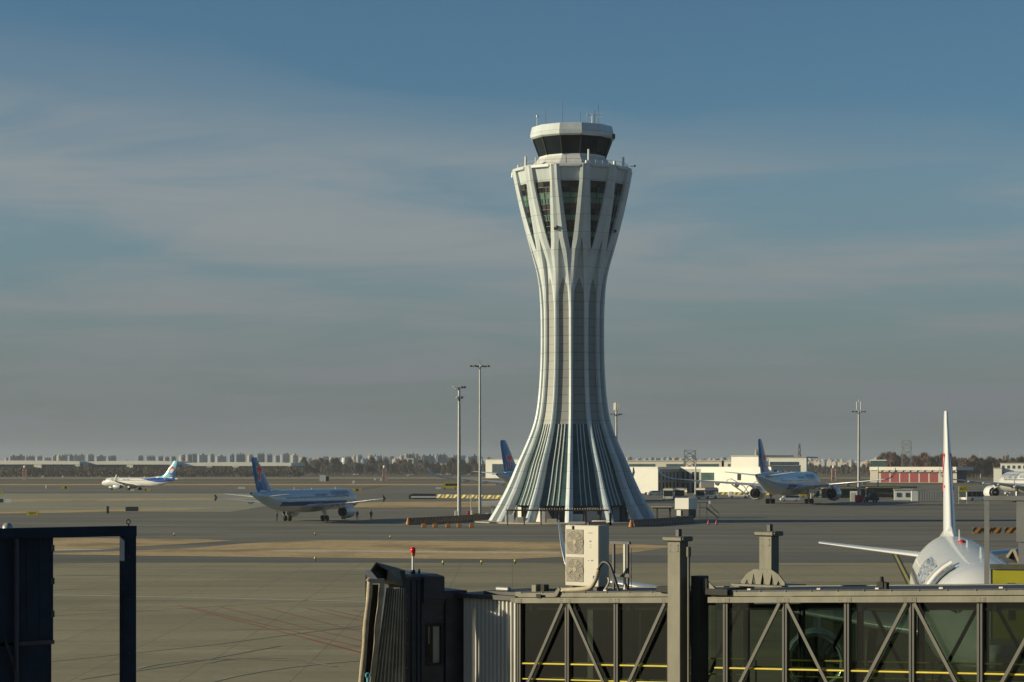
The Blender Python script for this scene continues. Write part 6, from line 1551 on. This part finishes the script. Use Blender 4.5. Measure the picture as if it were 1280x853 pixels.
# ------------------------------------------------------------------ bridge head: cab, hood, bellows, bumper
CO = Vector((-110/FPX*50.5, 50.5, 0)); CRZ = R(25)
cb = thing('bridge_head', 'dark grey bridge head cab with rounded window, hood, fabric bellows and tan bumper pads', 'bridge cab', tuple(CO), CRZ)
def ct(px_, y=0.0):
    q = (px_-640)/FPX; c, s = math.cos(CRZ), math.sin(CRZ)
    # world X = CO.x + c t - s y ; Y = CO.y + s t + c y
    return (q*(CO.y+c*y)-CO.x+s*y)/(c-q*s)
def cz(px_, py_, y=0.0):
    t = ct(px_, y); Yw = CO.y+math.sin(CRZ)*t+math.cos(CRZ)*y; return HC-(py_-HZ)/FPX*Yw
def CP(px_, py_, y=0.0): return Vector((ct(px_, y), y, cz(px_, py_, y)))
zt_ = cz(530, 718.5); x0, x1 = ct(505), ct(554)
wx0, wx1, wz0, wz1 = ct(534.5), ct(551.5), cz(543, 830), cz(543, 782)
b = MB()
for a, c, za_, zb_ in ((x0, wx0, 3.0, zt_-.10), (wx1, x1, 3.0, zt_-.10), (wx0, wx1, 3.0, wz0), (wx0, wx1, wz1, zt_-.10)): b.boxp((a, 0, za_), (c, .12, zb_))
b.boxp((x0, .12, 3.0), (x0+.1, 2.4, zt_-.1)); b.boxp((x1-.1, .12, 3.0), (x1, 2.4, zt_-.1)); b.boxp((x0, 2.3, 3.0), (x1, 2.4, zt_-.1))
b.build('cab_wall', M['cab_navy'], cb)
b = MB(); b.loft([[(x0, 0-.02, z0_), (x1, -.02, z0_), (x1, 2.45, z0_), (x0, 2.45, z0_)] if z0_ < zt_ else [(x0+.03, .12, z0_), (x1-.12, .12, z0_), (x1-.12, 2.35, z0_), (x0+.03, 2.35, z0_)] for z0_ in (zt_-.0995, zt_-.04, zt_+.01)], 0, False); b.build('roof', M['cab_navy'], cb)
b = MB(); b.boxp((ct(528), -.10, cz(540, 753.5)), (ct(553.5), -.003, zt_-.05)); b.build('upper_box', M['cab_navy'], cb)
b = MB()
for a, c, za_, zb_ in ((wx0-.045, wx0+.005, wz0-.045, wz1+.045), (wx1-.005, wx1+.045, wz0-.045, wz1+.045), (wx0+.005, wx1-.005, wz1-.005, wz1+.045), (wx0+.005, wx1-.005, wz0-.045, wz0+.005)): b.boxp((a, -.03, za_), (c, -.002, zb_))
wf = b.build('window_frame', M['black'], cb)
b = MB(); b.add([(wx0, .03, wz0), (wx1, .03, wz0), (wx1, .03, wz1), (wx0, .03, wz1)], [(0, 1, 2, 3)]); b.build('glass_pane', M['glass_clear'], wf)
b = MB(); b.boxp((wx0+(wx1-wx0)*.50, .06, wz0+.02), (wx1-.02, .10, wz1-.03)); b.boxp((wx0+.02, .06, wz1-.42), (wx0+.07, .09, wz1-.02)); b.build('view_board', M['white'], cb)  # added pale board stands in for sunlit ground seen through the cab
for px_ in (514, 521, 526):
    b = MB(); t = ct(px_); b.boxp((t-.012, -.025, 3.0), (t+.012, -.002, zt_-.12)); b.build('wall_rib', M['navy_frame'], cb)
# step-down link between cab and bridge
x2 = ct(582); b = MB(); b.boxp((x1+.003, .05, 3.0), (x2, 2.4, cz(567, 748.5))); b.build('link_wall', M['cab_navy'], cb)
b = MB(); b.boxp((x1+.003, -.03, cz(567, 748)), (x2+.02, 2.45, cz(567, 738.5))); b.loft([[(x1+.003, .0, cz(567, 738.4)), (x2, .0, cz(567, 738.4)), (x2, 2.4, cz(567, 738.4)), (x1+.003, 2.4, cz(567, 738.4))], [(x1+.003, .5, cz(567, 736.4)), (x2-.3, .5, cz(567, 736.4)), (x2-.3, 2.0, cz(567, 736.4)), (x1+.003, 2.0, cz(567, 736.4))]], 0, False); b.build('link_roof', M['cab_navy'], cb)
# hood (pentagonal tube) over the bellows
pent = [(465, 715), (471.5, 703.5), (481, 712), (482.5, 719), (476, 727)]
b = MB(); f0 = [CP(x, y, -.35) for x, y in ((463, 713), (470, 703), (486, 713.5), (484.5, 726), (475, 728))]
f1 = [Vector((x0+.02, .15, p.z-.12)) + Vector((0, i*.0, 0)) for i, p in enumerate(f0)]
f1 = [CP(490, 712, .3), CP(494, 709, 1.6), CP(506.5, 713, .1), CP(507, 735, .0), CP(496, 735, .3)]
b.loft([f0, f1], 0, False, False); 
b.loft([[p for p in f0], [p*.86+(sum(f0, Vector())/5)*.14 for p in f0]], 0, False, False)
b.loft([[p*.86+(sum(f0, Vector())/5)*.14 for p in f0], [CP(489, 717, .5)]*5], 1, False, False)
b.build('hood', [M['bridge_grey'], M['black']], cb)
b = MB(); b.add([CP(484, 714, -.05), CP(506.5, 714, -.05), CP(506.5, 735.5, -.05), CP(486, 735.5, -.05)], [(0, 1, 2, 3)]); b.loft([[CP(484, 714, -.05), CP(506.5, 714, -.05), CP(506.5, 735.5, -.05), CP(486, 735.5, -.05)], [CP(484, 714, .05), CP(506.5, 714, .05), CP(506.5, 735.5, .05), CP(486, 735.5, .05)]], 0, False); b.build('hood_side', M['bridge_grey'], cb)
# bellows: vertical pleats that flare outwards towards the ground
n = 9; rows = []
for j in range(14):
    v = j/13; py_ = 735+v*150; row = []
    for i in range(2*n+1):
        u = i/(2*n); xt = 483+u*24; xb = 462+u*45; x = xt+(xb-xt)*v
        y = (.0 if i % 2 else -.12)-.10*math.sin(u*3)+.05*math.sin(v*6+u*9)*u
        row.append(CP(x+math.sin(v*5+u*7)*.6*v, py_, y-.35*(1-u)))
    rows.append(row)
b = MB(); m_ = len(rows[0]); b.add([p for r_ in rows for p in r_], [(a*m_+i, a*m_+i+1, (a+1)*m_+i+1, (a+1)*m_+i) for a in range(13) for i in range(m_-1)])
b.build('bellows', M['bellow'], cb)
for xa, xb, nm in ((462.5, 449.5, 'bumper_pad'), (477.5, 463.5, 'bumper_pad')):
    pts = [CP(xa+(xb-xa)*k/10+math.sin(k*1.3)*.4, 727+k*15, -.5) for k in range(11)]
    b = MB(); b.path(pts, [.062+.006*math.sin(k*2.1) for k in range(11)], 12); b.build('bumper_pad', M['pad'], cb)
b = MB(); b.path([CP(459.5, 727, -.5), CP(461, 724.8, -.5), CP(468, 726.6, -.5), CP(480, 726.2, -.5)], .05, 10); b.build('bumper_cap', M['pad'], cb)
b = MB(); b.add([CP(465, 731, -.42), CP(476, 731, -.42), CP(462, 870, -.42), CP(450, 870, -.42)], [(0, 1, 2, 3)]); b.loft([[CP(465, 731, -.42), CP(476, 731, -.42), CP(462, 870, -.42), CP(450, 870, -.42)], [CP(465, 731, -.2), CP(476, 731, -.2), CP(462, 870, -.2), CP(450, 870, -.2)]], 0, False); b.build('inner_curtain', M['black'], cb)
b = MB(); c0 = CP(460, 844.5, -.62)
for k in range(16): b.tube(c0+Vector((math.cos(k*PI/8)*.05, 0, math.sin(k*PI/8)*.05)), c0+Vector((math.cos((k+1)*PI/8)*.05, 0, math.sin((k+1)*PI/8)*.05)), .018, n=6)
b.boxp(c0+Vector((-.025, -.02, -.25)), c0+Vector((.025, .02, -.05))); b.build('ring_bolt', M['sky_blue'], cb)
# corrugated end panel of the bridge, rim and roof over it
b = MB(); ta, tb = bt(581.5), bt(646); k = int((tb-ta)/.03); pts = []
for i in range(k+1):
    t = ta+(tb-ta)*i/k; pts.append((t, (-.03, -.03, .012, .012)[i % 4]))
b.add([(x, y, 3.2) for x, y in pts]+[(x, y, zr(-9.6)-.16) for x, y in pts], [(i, i+1, i+1+len(pts), i+len(pts)) for i in range(len(pts)-1)]); b.build('corrugated_panel', M['corr'], br)
b = MB(); b.boxp((ta-.05, .03, 3.2), (tb, 2.4, zr(-9.6)-.17)); b.build('end_body', M['bridge_dark'], br)
b = MB(); b.boxp((ta-.25, -.12, zr(-9.6)-.16), (tb+.08, 2.5, zr(-9.6)-.06)); b.boxp((ta+.5, .1, zr(-9.6)-.057), (tb+.3, 1.6, zr(-9.6)+.01)); b.build('end_roof', M['bridge_dark'], br)
t = bt(630, .6); b = MB(); b.box((t, .6, zr(-9.6)+.04), (.4, .12, .08), bev=.02); b.build('roof_clip', M['steel'], br)
# red beacon on the cab
p = CO+Vector((math.cos(CRZ)*ct(515), math.sin(CRZ)*ct(515), 0)); s = FPX/p.y
r = thing('warning_beacon', 'red warning beacon on a thin white rod above the dark bridge cab', 'beacon', (p.x, p.y+.5, zt_+.01))
b = MB(); b.tube((0, 0, 0), (0, 0, .42), .028, n=10); b.build('rod', M['white'], r)
b = MB(); b.tube((0, 0, 0), (0, 0, .08), .055, .045, 10); b.box((.14, 0, .05), (.05, .05, .1), bev=.01); b.build('socket', M['black'], r)
b = MB(); b.tube((0, 0, .40), (0, 0, .47), .045, .05, 12); b.build('lamp_base', M['orange'], r)
b = MB(); b.lathe([(.058, .47), (.062, .52), (.058, .57), (.03, .595), (.01, .60)], 14); b.build('lens', M['beacon'], r)

# ------------------------------------------------------------------ dark steel frame at the left edge
FO = Vector(((160-640)/FPX*42, 42, 0)); FRZ = R(40)
fr_ = thing('goods_lift', 'dark navy steel goods frame with closed cabinet filling the lower left corner', 'steel frame', tuple(FO), FRZ)
def ft(px_, y=0.0):
    q = (px_-640)/FPX; c, s = math.cos(FRZ), math.sin(FRZ); return (q*(FO.y+c*y)-FO.x+s*y)/(c-q*s)
zf = HC-(657.5-HZ)/FPX*42
b = MB(); b.boxp((ft(152.8), -.08, 3.5), (ft(167.5), .1, zf-.001)); b.build('post', M['navy_frame'], fr_)
b = MB(); b.boxp((ft(-60), -.085, zf-.19), (ft(168), .105, zf)); b.build('top_beam', M['navy_frame'], fr_)
b = MB(); b.boxp((ft(-60), .0, 6.52), (ft(66.5), 2.3, zf-.193)); b.build('cabinet', M['navy_frame'], fr_)  # depth stretched out of view so the cabinet keeps sun off the post
b = MB(); b.boxp((ft(-60), .03, 3.5), (ft(65.2), 2.25, 6.45)); b.build('lower_cabinet', M['navy_frame'], fr_)
b = MB(); b.boxp((ft(25), -.02, 6.45), (ft(67.5), .05, 6.52)); b.build('ledge', M['cab_navy'], fr_)
b = MB(); t = ft(20.5, -.1); b.tube((t, -.1, 3.5), (t, -.1, zf-.19), .042, n=10); b.build('pipe', M['cab_navy'], fr_)
b = MB(); b.bar((ft(2), -.12, 6.6), (ft(15), -.12, 6.05), .03, .05); b.build('strut', M['black'], fr_)
b = MB(); t = ft(160.5); c0 = Vector((t, 0, zf+.075))
for k in range(14): b.tube(c0+Vector((math.cos(k*PI/7)*.042, 0, math.sin(k*PI/7)*.042)), c0+Vector((math.cos((k+1)*PI/7)*.042, 0, math.sin((k+1)*PI/7)*.042)), .011, n=6)
b.tube((t, 0, zf), (t, 0, zf+.035), .02); b.build('eye_bolt', M['dark_steel'], fr_)
for k in range(4):
    b = MB(); b.tube((ft(168), 0, zf-.04-k*.06), (ft(168)+.03, 0, zf-.04-k*.06), .014, n=6); b.build('bolt', M['dark_steel'], fr_)
b = MB(); t = ft(9.5); b.lathe([(.10, zf), (.095, zf+.04), (.06, zf+.085), (.01, zf+.1)], 14, M=Matrix.Translation((t, 0, 0))); b.build('lamp_dome', M['plane_grey'], fr_)
# ------------------------------------------------------------------ grey frame with yellow number board at the right edge
D = 60.0; s = FPX/D; RO = W(1233.5, HZ, D); RO.z = 0
rf = thing('number_frame', 'grey steel frame holding a yellow number board at the right edge', 'steel frame', tuple(RO), R(-14))
def rz_(py_): return HC-(py_-HZ)/s
def rx_(px_): return (px_-1233.5)/s/.97
b = MB(); b.boxp((-.065, -.065, 3.6), (.065, .065, rz_(620)-.001)); b.build('post', M['steel'], rf)
b = MB(); b.boxp((-.085, -.085, rz_(625.6)), (2.5, .085, rz_(620))); b.build('top_beam', M['steel'], rf)
b = MB(); b.boxp((rx_(1268.5), -.05, rz_(677)), (2.4, .3, rz_(626))); b.build('upper_box', M['steel'], rf)
b = MB(); b.boxp((rx_(1271), -.02, rz_(705)), (2.4, .3, rz_(678.5))); b.build('lower_box', M['fin_grey'], rf)
b = MB(); b.boxp((.085, -.09, rz_(711)), (2.5, .09, rz_(705.5))); b.build('cross_beam', M['bridge_grey'], rf)
b = MB(); b.boxp((.10, -.03, rz_(798)), (2.4, .03, rz_(711.5))); b.build('number_board', M['sign_yellow'], rf)
b = MB(); xx = rx_(1262); zq = rz_(728.5); b.loft([[(xx-.20, y, zq-.11), (xx-.08, y, zq), (xx+.12, y, zq), (xx+.12, y, zq-1.0), (xx-.07, y, zq-1.0), (xx-.07, y, zq-.16), (xx-.2, y, zq-.16)] for y in (-.036, -.031)], 0, False); b.build('numeral', M['black'], rf)
b = MB(); b.boxp((.08, -.1, rz_(806)), (2.5, .1, rz_(798.5))); b.build('lower_beam', M['steel'], rf)
r = thing('folded_canopy', 'tan folded bridge canopy flaps beside the grey frame at the right edge', 'canopy', W(1263, HZ, 70)-Vector((0, 0, HC)), R(-20)); s = FPX/70
Q = lambda px_, py_, y=0: Vector(((px_-1263)/s, y, HC-(py_-HZ)/s))
b = MB(); b.loft([[Q(1257, 696, y), Q(1264, 687, y), Q(1267, 687, y), Q(1260, 698, y)] for y in (0, .6)], 0, False); b.loft([[Q(1265, 687.5, y), Q(1269, 686.5, y), Q(1275, 704, y), Q(1272, 704, y)] for y in (0, .6)], 0, False); b.build('flaps', M['tan'], r)
b = MB(); b.loft([[Q(1258, 697, y), Q(1265, 689.5, y), Q(1271, 704, y)] for y in (.1, .5)], 0, False); b.build('dark_lining', M['black'], r)
# lead-in line under the near jet
ribbon('stand_lead_line', [(1117, 690), (1128, 712), (1142, 740), (1165, 790), (1200, 853)], .55, .020, M['black'])
ribbon('stand_lead_line', [(1117, 690), (1128, 712), (1142, 740), (1165, 790), (1200, 853)], .26, .026, M['yellow'])

# ------------------------------------------------------------------ terminal we look out of, unseen behind us, added to shade the foreground
r = thing('unseen_terminal', 'long grey glazed passenger terminal, added unseen behind the viewpoint to shade the foreground', 'terminal building', (0, -3, 0))
b = MB(); b.boxp((-95, -60, 0), (160, 0, 3.5)); b.boxp((-95, -60, 3.5), (160, -.6, 17)); b.build('wall', M['blue_grey'], r)
b = MB(); b.boxp((-98, -62, 17.003), (163, 6 - 5.0, 18.2)); b.build('roof', M['fin_grey'], r)
for i in range(34):
    b = MB(); x = -94+i*7.5; b.boxp((x, -.6+.003, 4.2), (x+7.1, -.5, 16.4)); b.build('glazed_bay', M['glass_dark'], r)

# wear and fixings on the near structures: splice plates, bolts, conduit, door seams, hinges
for t in pr[:6]+pl:
    b = MB(); b.boxp((t-.16, -.128, zr(t)-.235), (t+.16, -.1235, zr(t)-.145))
    for d in (-.12, -.06, .06, .12):
        for z in (-.21, -.17): b.tube((t+d, -.137, zr(t)+z), (t+d, -.127, zr(t)+z), .009, n=6)
    b.build('splice_plate', M['bridge_grey'], br)
for a, c in ((bt(655), bt(840)), (bt(892), pr[-1])):
    b = MB(); b.tube((a, -.065, zr(a)-.012), (c, -.065, zr(c)-.012), .012, n=6)
    k = a
    while k < c: b.box((k, -.065, zr(k)-.012), (.03, .035, .035)); k += .62
    b.build('conduit', M['dark_steel'], br)
for px_ in (925, 1012, 1085, 1165, 1240, 690, 745):
    t = bt(px_); b = MB(); b.box((t, .35, zr(t)+.0), (.10, .10, .05), bev=.01); b.build('roof_clip', M['steel'], br)
for z in (8.2, 7.6, 7.0): 
    b = MB(); t = ft(66.5); b.boxp((t-.06, -.03, z-.06), (t+.012, -.003, z+.06)); b.build('hinge', M['cab_navy'], fr_)
for px_ in (34, 50):
    b = MB(); t = ft(px_); b.boxp((t-.008, -.012, 6.54), (t+.008, -.002, zf-.21)); b.build('panel_seam', M['black'], fr_)
for z in (4.2, 5.2, 6.2, 7.2, 8.0):
    b = MB(); t = ft(160.5); b.tube((t-.03, -.09, z), (t-.03, -.08, z), .014, n=6); b.build('bolt', M['cab_navy'], fr_)
b = MB(); t = ct(541); b.boxp((ct(530), -.112, cz(541, 750)), (ct(552), -.103, cz(541, 748.5))); b.build('trim_strip', M['bridge_dark'], cb)
b = MB(); b.tube((ct(557), .02, 3.0), (ct(557), .02, cz(557, 750)), .018, n=8); b.build('drain_pipe', M['navy_frame'], cb)
for px_, py_ in ((509, 722), (509, 745), (509, 775), (509, 805), (509, 835), (531, 772), (551, 772)):
    b = MB(); p = CP(px_, py_, -.012); b.box(p, (.02, .02, .02)); b.build('rivet', M['fin_grey'], cb)
